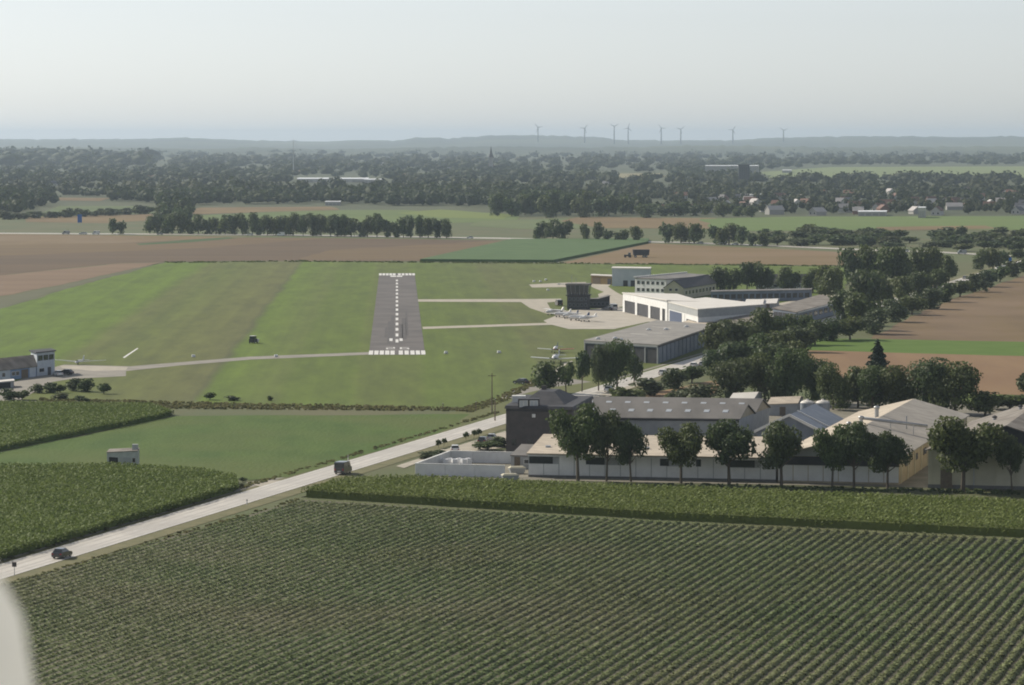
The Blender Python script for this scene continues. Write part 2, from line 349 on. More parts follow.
# fields right of the road
field('stubble_field', [(868, 340), (880, 333), (940, 304), (1024, 275), (1100, 252), (1100, 344)], TAN, BRN2, 0.05, 0.05, (1, 0.12, 1), -1.25, (0.185, 0.13, 0.08), 0.015)
field('meadow', [(806, 350), (815, 338), (868, 338.8), (1100, 343.5), (1100, 358)], (0.078, 0.135, 0.02), (0.092, 0.15, 0.026), 0.06, 0.08)
field('stubble_field', [(790, 372), (808, 350.3), (1100, 358.3), (1100, 398), (960, 393), (850, 385)], (0.195, 0.122, 0.068), (0.225, 0.147, 0.08), 0.05, 0.06, (1, 0.15, 1), -1.25)
field('meadow', [(930, 391), (960, 393.2), (1100, 398.3), (1100, 408), (960, 404)], (0.11, 0.15, 0.035), (0.13, 0.165, 0.04), 0.05, 0.08)
field('stubble_field', [(618, 404), (640, 396), (718, 380), (726, 386), (700, 404)], (0.235, 0.15, 0.08), (0.26, 0.17, 0.095), 0.05, 0.06)
# near fields, left of the road
field('low_crop', [(-80, 471), (0, 452), (176, 416), (470, 414), (462, 424), (288, 477), (250, 480), (110, 472), (-80, 474)], (0.052, 0.095, 0.014), (0.072, 0.118, 0.02), 0.05, 0.12, (1, 0.3, 1), 0.3, (0.085, 0.112, 0.025), 0.02, 0.15)
field('verge', [(395, 425), (470, 409.5), (548, 388), (560, 386), (655, 374), (640, 381), (560, 408), (505, 416), (300, 474), (288, 477)], (0.10, 0.115, 0.04), (0.13, 0.135, 0.055), 0.045, 0.2)
sheet('row_crop_soil', [(-80, 608), (303, 499.5), (660, 522), (1100, 544), (1100, 740), (-80, 740)], 0.04, M_soil)

# ------------------------------------------------------------------ road with markings
def rstrip(name, t0, t1, o0, o1, z, m, parent=None, kind=True):
    mb = MB(); p = [R0 + RD * t0 + RN * o0, R0 + RD * t0 + RN * o1, R0 + RD * t1 + RN * o1, R0 + RD * t1 + RN * o0]
    mb.add([(q.x, q.y, z) for q in p], [(0, 1, 2, 3)])
    o = mb.build(name, m, parent)
    if parent is None: o['kind'] = 'structure'
    return o
M_verge = mat('verge_grass', (0.115, 0.115, 0.05), (0.165, 0.15, 0.075), 0.3, bump=0.1)
rstrip('road_verge', -420, 1900, -7.2, 7.0, 0.055, M_verge)
road = rstrip('road', -420, 2000, -3.6, 3.6, 0.10, M_road)
for o_ in (-2.45, -1.1, 1.05, 2.4):
    rstrip('tyre_track', -420, 2000, o_ - 0.32, o_ + 0.32, 0.106, M_roadpatch, road)
for o_ in (-3.35, 3.35):
    rstrip('edge_line', -420, 2000, o_ - 0.09, o_ + 0.09, 0.108, M_paint, road)
dash = None
for k in range(70):
    rstrip('centre_line_dash', -250 + k * 12, -246 + k * 12, -0.07, 0.07, 0.108, M_paint, road)
# cycle path / pavement on the left side behind a kerb strip
rstrip('cycle_path', -420, 700, -6.2, -4.9, 0.075, mat('path_asphalt', (0.2, 0.185, 0.16), (0.26, 0.24, 0.2), 0.3))
sheet('forecourt', [(424, 456), (505, 431), (512, 436), (512, 446), (482, 451), (452, 457)], 0.075, M_path)
sheet('side_road', [(246, 482.5), (257, 481), (291, 480), (300, 483), (270, 489), (262, 487)], 0.09, M_path)
sheet('farm_track', [(396, 466), (420, 458), (442, 449), (450, 450), (430, 458), (404, 468)], 0.08, M_path)
sheet('airfield_car_park', [(498, 399), (538, 378), (552, 376), (600, 383), (585, 392), (545, 401), (516, 404)], 0.07, mat('car_park_asphalt', (0.2, 0.185, 0.165), (0.26, 0.24, 0.21), 0.2))
sheet('lay_by', [(566, 401), (600, 388), (640, 377), (650, 381), (610, 396), (580, 404)], 0.085, M_path)

# ------------------------------------------------------------------ runway, taxiways, apron
def rw(t, o, z=0.0):
    p = RW0 + RWD * t + RWN * o; return (p.x, p.y, z)
def rq(name, t0, t1, o0, o1, z, m, parent=None):
    mb = MB(); mb.add([rw(t0, o0, z), rw(t0, o1, z), rw(t1, o1, z), rw(t1, o0, z)], [(0, 1, 2, 3)]); o = mb.build(name, m, parent)
    if parent is None: o['kind'] = 'structure'
    return o
RLEN = (G(397, 273.5) - RW0).length; HW = 28.2 / ppm(355)
runway = rq('runway', 0, RLEN, -HW, HW, 0.10, M_asph)
bars = [-25.9, -20.5, -15.1, -9.7, -4.4, 3.8, 9.6, 15.4, 20.8, 26.1]
k_ = 1 / ppm(352)
for k, (t0, t1, o_, w_) in enumerate(((55, 190, -2.6, .5), (70, 230, -1.5, .6), (60, 170, 1.4, .5), (80, 210, 2.4, .7), (100, 260, 3.4, .4), (90, 150, -3.6, .4))):
    rq('tyre_mark', t0, t1, o_ - w_, o_ + w_, 0.1025, M_rubber, runway)
for end in (0, 1):
    for b in bars:
        t0, t1 = (0.5, 20) if end == 0 else (RLEN - 24, RLEN - 0.5)
        rq('threshold_bar', t0, t1, b * k_ - 0.62, b * k_ + 0.62, 0.106, M_paint, runway)
for k in range(15):
    t0 = 62 + k * (RLEN - 120) / 15
    rq('centre_line_dash', t0, t0 + 17, -0.45, 0.45, 0.106, M_paint, runway)
def digit(segs, t, o, w_, h_):
    mb = MB(); q = 0.55
    S = {'a': (h_ - 2 * q, h_, 0, w_), 'g': (h_ / 2 - q, h_ / 2 + q, 0, w_), 'd': (0, 2 * q, 0, w_), 'f': (h_ / 2, h_, 0, q), 'b': (h_ / 2, h_, w_ - q, w_), 'e': (0, h_ / 2, 0, q), 'c': (0, h_ / 2, w_ - q, w_)}
    for i, s_ in enumerate(segs):
        t0, t1, a, b = S[s_]; z = 0.106 + 0.001 * i
        mb.add([rw(t + t0, o + a, z), rw(t + t0, o + b, z), rw(t + t1, o + b, z), rw(t + t1, o + a, z)], [(0, 1, 2, 3)])
    return mb.build('runway_number', M_paint, runway)
digit('abged', 27, -3.3, 2.7, 10); digit('afgedc', 27, 0.9, 2.8, 10)
for o_ in (-2.0, 1.2): rq('aiming_mark', 70, 84, o_ - 0.4, o_ + 0.6, 0.106, M_paint, runway)
for o_ in (-2.0, 0.9): rq('runway_number', RLEN - 42, RLEN - 29, o_ - 1.0, o_ + 1.6, 0.106, M_paint, runway)
sheet('taxiway', [(416.5, 299.3), (530, 299), (561, 298.6), (562, 301), (547, 302.5), (551, 309.5), (570, 311), (548, 314), (530, 308), (521, 302), (417, 301.6)], 0.09, M_path)
sheet('taxiway', [(422.5, 326.8), (553, 322.6), (556, 324.6), (423, 329)], 0.09, M_path)
sheet('taxiway', [(-20, 394), (22, 379), (55, 367), (64, 364.5), (130, 366.3), (180, 362.2), (250, 356.6), (369.5, 352), (369.5, 354.6), (250, 359.6), (180, 365.4), (126, 371), (126, 376), (70, 379), (52, 382), (20, 400), (-20, 402)], 0.09, mat('worn_asphalt', (0.22, 0.205, 0.18), (0.28, 0.26, 0.225), 0.15))
sheet('worn_ground', [(60, 365.5), (100, 366), (128, 366.8), (126, 370), (95, 371), (62, 368)], 0.10, M_path)
sheet('apron', [(543.5, 320.6), (569, 310.5), (600, 308.5), (612, 306), (624, 308), (632, 312), (700, 322), (720, 330), (690, 338), (649, 321.5), (614, 329), (569, 329), (549, 324)], 0.095, M_concrete)
sheet('service_path', [(585, 283), (612, 283.5), (608, 286.5), (616, 292), (624, 296), (640, 304), (612, 308), (600, 300), (598, 294), (604, 292), (594, 288)], 0.085, M_path)
sheet('service_path', [(529, 284.5), (566, 282.5), (586, 282), (586, 286), (566, 287), (532, 287.5)], 0.085, M_path)
sheet('yard', [(715, 318), (775, 304), (835, 292), (850, 300), (800, 326), (730, 336)], 0.07, M_path)
sheet('warehouse_yard', [(500, 452), (590, 424), (720, 398), (1000, 402), (1100, 410), (1100, 492), (900, 487), (528, 480), (415, 479)], 0.065, mat('yard_ground', (0.16, 0.15, 0.115), (0.23, 0.21, 0.17), 0.15, bump=0.05))
sheet('field_margin', [(300, 497), (415, 481), (528, 483.5), (900, 487.5), (1100, 492), (1100, 514), (900, 505), (528, 492), (340, 490)], 0.075, mat('margin_grass', (0.07, 0.085, 0.03), (0.1, 0.1, 0.045), 0.4, bump=0.1))

# ------------------------------------------------------------------ motorway
MW = [(-80, 233.6), (120, 234.6), (300, 236), (500, 239), (690, 243.6), (770, 246.4), (853, 250.2), (950, 253.5), (1100, 262)]
def mway(name, off0, off1, z, m):
    mb = MB(); a = []; b = []
    for x, y in MW:
        p = G(x, y); a.append((p.x, p.y + off0, z)); b.append((p.x, p.y + off1, z))
    n = len(MW); mb.add(a + b, [(i, i + 1, n + i + 1, n + i) for i in range(n - 1)])
    o = mb.build(name, m); o['kind'] = 'structure'; return o
mway('motorway', 0, 11, 0.14, M_road); mway('motorway', 15, 26, 0.14, M_road); mway('motorway_median', 11, 15, 0.13, M_verge)
mw2 = [(440, 231.3), (560, 231.8), (700, 233.2)]

# ------------------------------------------------------------------ haze is added at the end; hills
def hill_range(name, ya, yb, prof, m, nx=160, jag=0.6):
    """terrain swell between distances ya..yb whose crest line follows prof (image column -> image row)"""
    xs = np.linspace(-700, 1724, nx); px_ = [p[0] for p in prof]; py_ = [p[1] for p in prof]
    top = np.interp(xs, px_, py_) + RNG.normal(0, jag, nx) * np.where(RNG.random(nx) > 0.5, 0.5, 0.15)
    ny = 7; V = []
    for j in range(ny):
        t = j / (ny - 1); d = ya + (yb - ya) * t; hgt = math.sin(min(1, t / 0.75) * math.pi / 2) ** 1.3 if t <= 0.75 else math.cos((t - 0.75) / 0.25 * math.pi / 2) ** 0.7
        dc = ya + (yb - ya) * 0.75
        for i in range(nx):
            zt = CAMH + (YHOR - top[i]) * dc / F
            V.append(((xs[i] - CX) / F * d, d, -0.5 + (zt + 0.5) * hgt))
    Fq = [(j * nx + i, j * nx + i + 1, (j + 1) * nx + i + 1, (j + 1) * nx + i) for j in range(ny - 1) for i in range(nx - 1)]
    o = structure(name, npmesh(name, np.array(V), np.array(Fq), m)); return o
M_hill = mat('hill_cover', (0.035, 0.048, 0.025), (0.09, 0.105, 0.05), 0.0011, rough=0.9, stretch=(1, 0.35, 1), lo=0.42, hi=0.6, c3=(0.04, 0.055, 0.03), s3=0.0005)
hill_range('hills', 17000, 27000, [(-700, 139), (0, 139), (60, 139), (110, 139), (150, 138.5), (175, 137.2), (188, 137.6), (240, 139.5), (270, 140.5), (330, 141.5), (350, 140), (400, 140), (415, 137.6), (440, 137.2), (448, 139), (470, 137), (485, 135.5), (520, 134.8), (550, 135.5), (590, 136.6), (606, 137.4), (612, 139.5), (680, 140), (740, 139.8), (760, 138), (800, 137), (850, 136), (900, 136), (960, 137), (1000, 136.2), (1024, 136.6), (1724, 138)], M_hill, 520, 0.9)
hill_range('hills', 11500, 16500, [(-700, 147), (0, 148), (120, 147), (200, 149), (260, 147), (330, 149), (420, 147), (500, 146), (600, 147), (700, 145), (850, 147), (1000, 146), (1724, 147)], M_hill, 480, 1.2)

# ------------------------------------------------------------------ buildings on surveyed quad footprints
class Bld:
    """a=front-left b=front-right c=back-right d=back-left (image survey points of the base)"""
    def __init__(s, name, label, cat, pts, group=None):
        W = [G(*p) for p in pts]; s.o = W[0].copy()
        s.root = thing(name, label, cat, s.o, 0, group)
        s.p = [Vector((q.x - s.o.x, q.y - s.o.y, 0)) for q in W]
        s.ed = {'front': (0, 1), 'right': (1, 2), 'back': (2, 3), 'left': (3, 0)}
        s.cen = sum(s.p, Vector()) / 4
    def grow(s, over):
        out = []
        for i in range(4):
            a, b, c = s.p[i - 1], s.p[i], s.p[(i + 1) % 4]
            out.append(b + (b - a).normalized() * over + (b - c).normalized() * over)
        return out
    def walls(s, h, m, name='wall', z0=-0.3):
        hh = h if isinstance(h, (list, tuple)) else [h] * 4
        mb = MB(); mb.hexa([(q.x, q.y, z0) for q in s.p], [(q.x, q.y, hh[i]) for i, q in enumerate(s.p)])
        s.h = hh; s.wall = mb.build(name, m, s.root); return s.wall
    def flat(s, m, over=0.4, th=0.35, dz=0.01, name='roof', rise=None):
        g = s.grow(over); mb = MB(); hh = s.h
        mb.hexa([(q.x, q.y, hh[i] + dz) for i, q in enumerate(g)], [(q.x, q.y, hh[i] + dz + th) for i, q in enumerate(g)])
        return mb.build(name, m, s.root)
    def gable(s, ridge, mr, mg=None, axis='fb', over=0.5, th=0.22, pts=None, name='roof'):
        p = pts or s.p; e = s.h[0]
        if axis == 'fb': r0, r1 = (p[0] + p[1]) / 2, (p[3] + p[2]) / 2; L0, L1, Q0, Q1 = p[0], p[3], p[1], p[2]
        else: r0, r1 = (p[0] + p[3]) / 2, (p[1] + p[2]) / 2; L0, L1, Q0, Q1 = p[0], p[1], p[3], p[2]
        gb = MB(); zz = lambda v, z: (v.x, v.y, z)
        sh = 0.997
        c0 = (L0 + Q0 + L1 + Q1) / 4
        k = lambda v: c0 + (v - c0) * sh
        gb.add([zz(k(L0), e - .02), zz(k(Q0), e - .02), zz(k(r0), ridge - .03), zz(k(L1), e - .02), zz(k(Q1), e - .02), zz(k(r1), ridge - .03)], [(0, 1, 2), (3, 5, 4), (0, 2, 5, 3), (1, 4, 5, 2), (0, 3, 4, 1)])
        gb.build('gable', mg or mr, s.root)
        d = (r1 - r0).normalized(); outs = []
        for A0, A1 in ((L0, L1), (Q0, Q1)):
            n0 = (A0 - r0); n1 = (A1 - r1); sl = (ridge - e) / n0.length
            ea0 = A0 + n0.normalized() * over - d * over; ea1 = A1 + n1.normalized() * over + d * over
            ra, rb = r0 - d * over, r1 + d * over; ez = e - over * sl
            mb = MB(); mb.hexa([zz(ea0, ez + .02), zz(ea1, ez + .02), zz(rb, ridge + .02), zz(ra, ridge + .02)],
                               [zz(ea0, ez + th), zz(ea1, ez + th), zz(rb, ridge + th), zz(ra, ridge + th)])
            outs.append(mb.build('roof_slope', mr, s.root))
        s.rg = (r0, r1, L0, L1, Q0, Q1, e, ridge)
        return outs
    def onslope(s, side, u, v, up=0.25):
        """point on a gable slope: u along the ridge, v from ridge (0) to eave (1)"""
        r0, r1, L0, L1, Q0, Q1, e, rd = s.rg
        A0, A1 = (L0, L1) if side == 0 else (Q0, Q1)
        q = (r0.lerp(r1, u)).lerp(A0.lerp(A1, u), v); return Vector((q.x, q.y, rd + (e - rd) * v + up))
    def panel(s, name, edge, u0, u1, z0, z1, m, th=0.12, proud=0.05, parent=None):
        i, j = s.ed[edge]; a, b = s.p[i], s.p[j]; d = b - a; n = Vector((d.y, -d.x, 0)).normalized()
        P = lambda u, w: a + d * u + n * w
        q = [P(u0, proud - th), P(u0, proud), P(u1, proud), P(u1, proud - th)]
        mb = MB(); mb.hexa([(v.x, v.y, z0) for v in q][::-1], [(v.x, v.y, z1) for v in q][::-1])
        return mb.build(name, m, parent or s.root)
    def window(s, edge, u0, u1, z0, z1, fm=None, gm_=None):
        i, j = s.ed[edge]; Lw = (s.p[j] - s.p[i]).length; du = 0.12 / Lw
        f = s.panel('window', edge, u0, u1, z0, z1, fm or M_trimwhite, 0.1, 0.06)
        s.panel('pane', edge, u0 + du, u1 - du, z0 + .12, z1 - .12, gm_ or M_glass, 0.06, 0.085, f); return f
    def at(s, u, v, z):
        p = s.p; q = p[0].lerp(p[1], u).lerp(p[3].lerp(p[2], u), v); return Vector((q.x, q.y, z))
    def post(s, name, u, v, z0, z1, r, m, n=10, parent=None):
        q = s.at(u, v, 0); return MB().tube((q.x, q.y, z0), (q.x, q.y, z1), r, n=n).build(name, m, parent or s.root)

# --- long white warehouse behind the maize strip
b = Bld('warehouse', 'long low white warehouse with flat sandy roof behind the row of trees', 'warehouse', [(528.4, 477.2), (776, 482.2), (786, 460), (545, 456.9)])
b.walls(4.3, M_greyw); b.flat(M_sandroof, 0.35, 0.28)
npan = 16
for i in range(npan):
    u0 = i / npan + .0015; u1 = (i + 1) / npan - .0015
    hi = 4.1 if i not in (0, 1, 4, 5, 9, 13, 14) else 2.6
    b.panel('wall_panel', 'front', u0, u1, 0.5, hi, M_white, .1, .07)
for (u0, u1) in ((.004, .1), (.235, .31), (.535, .57), (.68, .70), (.815, .915)):
    w_ = b.panel('window', 'front', u0, u1, 2.65, 4.0, M_dark, .1, .09)
    nn = max(2, int((u1 - u0) * 30))
    for k in range(nn): b.panel('pane', 'front', u0 + (u1 - u0) * (k + .06) / nn, u0 + (u1 - u0) * (k + .94) / nn, 2.72, 3.93, M_glass, .05, .11, w_)
b.panel('plinth', 'front', 0, 1, -.2, .45, mat('plinth_concrete', (.12, .12, .115), (.16, .155, .15), .8, obj=True), .14, .09)
for k in range(7): 
    q = b.at(.06 + k * .135, .5 + .2 * ((k * 37) % 3 - 1), 4.6); MB().box(q.x - .5, q.x + .5, q.y - .5, q.y + .5, q.z - .1, q.z + .35).build('roof_light', M_skylight, b.root)
b.panel('gutter', 'front', 0, 1, 4.05, 4.25, M_trimwhite, .1, .5)

# --- big gable hall
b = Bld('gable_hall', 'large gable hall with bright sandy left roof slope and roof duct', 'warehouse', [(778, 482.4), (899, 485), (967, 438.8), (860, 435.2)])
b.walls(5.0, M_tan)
sl_ = b.gable(8.0, M_sandroof, M_greyw, 'fb', 0.5); sl_[1].data.materials[0] = mat('shade_toned_roof', (.30, .275, .24), (.36, .33, .29), .12, obj=True, rough=.8, c3=(.26, .24, .215), s3=.4)  # right slope painted greyer than the left to deepen its shade
for i in range(8): b.panel('wall_panel', 'front', i / 8 + .003, (i + 1) / 8 - .003, .4, 3.3, M_white, .1, .07)
b.panel('upper_band', 'front', 0, 1, 3.34, 4.95, M_slate, .1, .05)
for k, u in enumerate((.08, .2, .32, .44)): b.window('right', u, u + .045, 2.6, 3.9, M_wood)
for k in range(11): b.panel('pilaster', 'right', .02 + k * .09, .028 + k * .09, 0, 4.9, M_cream, .14, .12)
for (sd_, u, v, r, h) in ((0, .55, .1, .55, 1.9), (0, .36, .12, .5, 1.5), (0, .28, .22, .45, 1.3)):
    q = b.onslope(sd_, u, v, 0); c = MB(); c.tube(q, q + Vector((0, 0, h)), r * .75); b1 = c.build('roof_vent', M_metal, b.root)
    MB().lathe([(r, q.z + h), (r * 1.15, q.z + h + .3), (r * .9, q.z + h + .5), (.05, q.z + h + .6)], 12, (q.x, q.y)).build('vent_cowl', M_metal, b1, True)
q0, q1 = b.onslope(0, .36, .08, 1.5), b.onslope(1, .42, .95, 2.3)
MB().tube(q0, q1, .32, n=10).build('roof_duct', M_metal, b.root, True)
for v in (.35, .75):
    q = b.onslope(1, .39, v, 0); MB().tube(q, q + Vector((0, 0, 1.1 + 1.4 * v)), .09).build('duct_support', M_metal, b.root)
q = b.onslope(1, .45, .55, 0); MB().tube(q, q + Vector((0, 0, 2.8)), .16).build('flue', M_metal, b.root)

# --- right-hand hall with brown roof
b = Bld('brown_roof_hall', 'pale cream hall with weathered brown gable roof at the right edge', 'warehouse', [(928, 488), (1085, 491.5), (1112, 459), (974, 456)])
b.walls(7.0, M_cream); b.gable(11.6, M_brownroof, M_slate, 'fb', 0.6)
b.panel('plinth', 'front', 0, 1, -.2, .7, MATS['plinth_concrete'], .14, .08)
for k in range(8): b.panel('downpipe' if k == 2 else 'pilaster', 'front', .02 + k * .135, .027 + k * .135, .7, 6.8, M_cream if k != 2 else M_metal, .2, .15)
for (u, v) in ((.15, .3), (.3, .68), (.55, .45), (.75, .2)):
    q = b.onslope(0, u, v, 0); c = MB().tube(q, q + Vector((0, 0, .7)), .35).build('roof_vent', M_metal, b.root)
    MB().lathe([(.5, q.z + .7), (.55, q.z + .9), (.1, q.z + 1.15)], 10, (q.x, q.y)).build('vent_cowl', M_slate, c)
b.panel('door', 'front', .08, .16, 0.1, 3.6, M_wood, .12, .1)

# --- grey twin-gable workshop with skylights
b = Bld('skylight_workshop', 'grey twin gable workshop roof with a row of pale skylights', 'workshop', [(560, 441), (739, 443), (769, 430.5), (588, 427.5)])
b.walls(5.0, M_greyw)
p = b.p; m0, m1 = (p[0] + p[3]) / 2, (p[1] + p[2]) / 2
b.gable(7.4, M_greyroof, M_tan, 'lr', .35, pts=[p[0], p[1], m1, m0])
for k in range(9):
    u = .05 + k * .105
    a0 = [b.onslope(0, u, .45, .24), b.onslope(0, u + .03, .45, .24), b.onslope(0, u + .03, .62, .24), b.onslope(0, u, .62, .24)]
    MB().hexa([q + Vector((0, 0, -.1)) for q in a0], [q + Vector((0, 0, .08)) for q in a0]).build('skylight', M_skylight, b.root)
b.gable(7.4, M_greyroof, M_tan, 'lr', .35, pts=[m0, m1, p[2], p[3]])
for k in range(9):
    u = .05 + k * .105
    a0 = [b.onslope(0, u, .35, .24), b.onslope(0, u + .03, .35, .24), b.onslope(0, u + .03, .5, .24), b.onslope(0, u, .5, .24)]
    MB().hexa([q + Vector((0, 0, -.1)) for q in a0], [q + Vector((0, 0, .08)) for q in a0]).build('skylight', M_skylight, b.root)
b.panel('fascia', 'front', 0, 1, 4.6, 4.95, M_slate, .1, .3)

# --- dark gable shed with white barge boards
b = Bld('white_edged_shed', 'dark blue-grey gable shed with white roof edges beside the silos', 'shed', [(757, 450.5), (822, 452), (846, 440), (783, 438)])
b.walls(4.0, M_bluegrey); b.gable(7.3, M_bluegrey, M_bluegrey, 'fb', .5)
r0, r1, L0, L1, Q0, Q1, e, rd = b.rg; d = (r1 - r0).normalized()
for nm, t in (('front', -0.72), ('mid', 9.0)):
    for A in (L0, Q0):
        x0, x1 = r0 + d * t, A + (A - r0).normalized() * .5 + d * t
        if nm == 'mid' and A is L0: continue
        MB().hexa([(x0.x, x0.y, rd - .1), (x1.x, x1.y, e - .35), (x1.x + d.x * .5, x1.y + d.y * .5, e - .35), (x0.x + d.x * .5, x0.y + d.y * .5, rd - .1)],
                  [(x0.x, x0.y, rd + .45), (x1.x, x1.y, e + .25), (x1.x + d.x * .5, x1.y + d.y * .5, e + .25), (x0.x + d.x * .5, x0.y + d.y * .5, rd + .45)]).build('barge_board', M_trimwhite, b.root)
for i in range(6): b.panel('wall_panel', 'front', i / 6 + .005, (i + 1) / 6 - .005, .2, 3.8, M_bluegrey, .1, .06)

# --- silos
for k, (x, lab) in enumerate(((807, 'left of the two grey cylindrical silos behind the shed'), (822.5, 'right of the two grey cylindrical silos behind the shed'))):
    q = G(x, 432); t = thing('silo', lab, 'silo', q, 0, 'grey storage silos')
    MB().lathe([(1.5, 0), (1.5, 2.1), (1.54, 2.15), (1.5, 2.2), (1.5, 4.3), (1.54, 4.35), (1.5, 4.4), (1.5, 6.4)], 20).build('barrel', M_silo, t, False)
    MB().lathe([(1.55, 6.4), (1.2, 6.75), (.35, 7.0), (.3, 7.2), (.02, 7.25)], 20).build('cap', M_whiteroof, t)
    MB().tube((1.45, -.6, 0), (1.45, -.6, 6.9), .06).build('ladder', M_metal, t)

# --- dark brick house beside the road
b = Bld('brick_house', 'tall dark brick house with slate mansard roof beside the road', 'house', [(506, 452), (572, 453.5), (592, 440.5), (523, 439)])
b.walls(8.9, M_brick)
g0 = b.grow(.35); cz = b.cen
def mans(k, z): return [(cz.x + (q.x - cz.x) * k, cz.y + (q.y - cz.y) * k, z) for q in g0]
MB().hexa(mans(1, 8.92), mans(.97, 9.5)).build('roof', M_slate, b.root)
b2 = MB().hexa(mans(.66, 9.52), mans(.24, 11.7)).build('roof_top', M_slate, b.root)
q = b.at(.42, .55, 12); MB().box(q.x - .5, q.x + .5, q.y - .4, q.y + .4, 10.6, 12.5).build('chimney', M_brick, b2)
dm = b.at(.34, .02, 0); MB().box(dm.x - 2.2, dm.x + 2.2, dm.y - .2, dm.y + 3.2, 8.93, 10.9).build('dormer', M_slate, b.root)
for k in (-1, 1):
    f_ = MB().box(dm.x + k * 1.05 - .85, dm.x + k * 1.05 + .85, dm.y - .28, dm.y - .18, 9.15, 10.6).build('window', M_trimwhite, b.root)
    for j in (-1, 1): MB().box(dm.x + k * 1.05 + j * .4 - .34, dm.x + k * 1.05 + j * .4 + .34, dm.y - .33, dm.y - .24, 9.25, 10.5).build('pane', M_skylight, f_)
q = b.at(.1, .3, 0); MB().box(q.x - 1.2, q.x + 1.6, q.y - 1, q.y + 1.4, 9.0, 10.9).build('stair_head', M_trimwhite, b.root)
for z in (1.3, 3.8, 6.4):
    if z < 2: [b.window('front', .08 + k * .235, .08 + k * .235 + .085, z, z + 1.5, M_brick) for k in range(4)]
    for k in range(3): b.window('right', .14 + k * .28, .14 + k * .28 + .1, z, z + 1.5, M_wood)
q = b.at(.42, 0, 7.4); MB().box(q.x - .35, q.x + .35, q.y - .25, q.y - .02, 7.2, 7.9).build('lamp', M_trimwhite, b.root)
b.panel('string_course', 'front', 0, 1, 8.4, 8.7, M_slate, .1, .12)

# --- flat annex and walled yard
b = Bld('flat_annex', 'small grey flat annex between walled yard and white warehouse', 'building', [(511, 469), (534, 469.4), (543, 458), (522, 457.5)])
b.walls(2.5, M_greyw); b.flat(M_greyroof, .15, .2); b.panel('door', 'front', .15, .4, 0, 2.4, M_wood, .1, .06); b.window('front', .55, .85, 1.0, 2.0)
def wall_run(name, label, pts, h, th, m, cap=M_trimwhite):
    W = [G(*p) for p in pts]; t = thing(name, label, 'wall', W[0])
    for i in range(len(W) - 1):
        a, c = W[i] - W[0], W[i + 1] - W[0]; d = (c - a); L_ = d.length; d.normalize(); n = Vector((d.y, -d.x, 0)) * th / 2
        k = max(1, int(L_ / 4.5))
        for j in range(k):
            p0, p1 = a + d * (L_ * j / k + .02), a + d * (L_ * (j + 1) / k - .02)
            MB().hexa([(*(p0 - n).xy, -.2), (*(p0 + n).xy, -.2), (*(p1 + n).xy, -.2), (*(p1 - n).xy, -.2)][::-1], [(*(p0 - n).xy, h), (*(p0 + n).xy, h), (*(p1 + n).xy, h), (*(p1 - n).xy, h)][::-1]).build('wall_panel', m, t)
        n2 = n * 1.5
        MB().hexa([(*(a - n2).xy, h + .01), (*(a + n2).xy, h + .01), (*(c + n2).xy, h + .01), (*(c - n2).xy, h + .01)][::-1], [(*(a - n2).xy, h + .13), (*(a + n2).xy, h + .13), (*(c + n2).xy, h + .13), (*(c - n2).xy, h + .13)][::-1]).build('coping', cap, t)
    return t
wall_run('yard_wall', 'low white walled yard left of the white warehouse', [(505, 477.8), (415.8, 475.6), (450, 462.6), (521, 464)], 2.25, .3, M_white)
for k in range(8):
    q = G(436 + k * 4.6, 467 - (k % 2) * .8); t = thing('wrapped_pallet', 'white wrapped pallet in the walled yard, %s from the left' % ORD[k], 'pallet', q, .1 * k, 'white pallets in the yard')
    MB().box(-.6, .6, -.5, .5, .02, .16).build('pallet_base', M_wood, t)
    MB().hexa([(-.58, -.48, .17), (.58, -.48, .17), (.58, .48, .17), (-.58, .48, .17)], [(-.5, -.4, 1.6), (.5, -.42, 1.5), (.52, .4, 1.62), (-.48, .42, 1.55)]).build('wrapped_load', M_whitemetal, t)
for k in range(5):
    q = G(421 + k * 5, 475.2 + k * .05); t = thing('white_sack', 'white bulk sack against the yard front wall, %s from the left' % ORD[k], 'sack', q + Vector((0, 2.2, 0)), .2 * k, 'bulk sacks in the yard')
    MB().lathe([(.35, 0.0), (.5, .15), (.55, .6), (.48, .95), (.2, 1.05), (.1, 1.25)], 10).build('bag', M_whitemetal, t, True); MB().tube((-.3, 0, 1.0), (.3, 0, 1.25), .05).build('strap', M_trimwhite, t)
for k, (x, y, lab) in enumerate(((517, 470, 'tan covered skip beside the flat annex'), (510, 477.5, 'small tan covered skip at the yard wall end'))):
    t = thing('skip', lab, 'skip', G(x, y + 4), .2); MB().hexa([(-1.2, -.7, .1), (1.2, -.7, .1), (1.2, .7, .1), (-1.2, .7, .1)], [(-1.6, -.85, 1.2), (1.6, -.85, 1.2), (1.6, .85, 1.2), (-1.6, .85, 1.2)]).build('tub', M_greyw, t)
    MB().hexa([(-1.65, -.9, 1.21), (1.65, -.9, 1.21), (1.65, .9, 1.21), (-1.65, .9, 1.21)], [(-1.2, -.5, 1.5), (1.2, -.5, 1.5), (1.2, .5, 1.5), (-1.2, .5, 1.5)]).build('cover', M_cream, t)

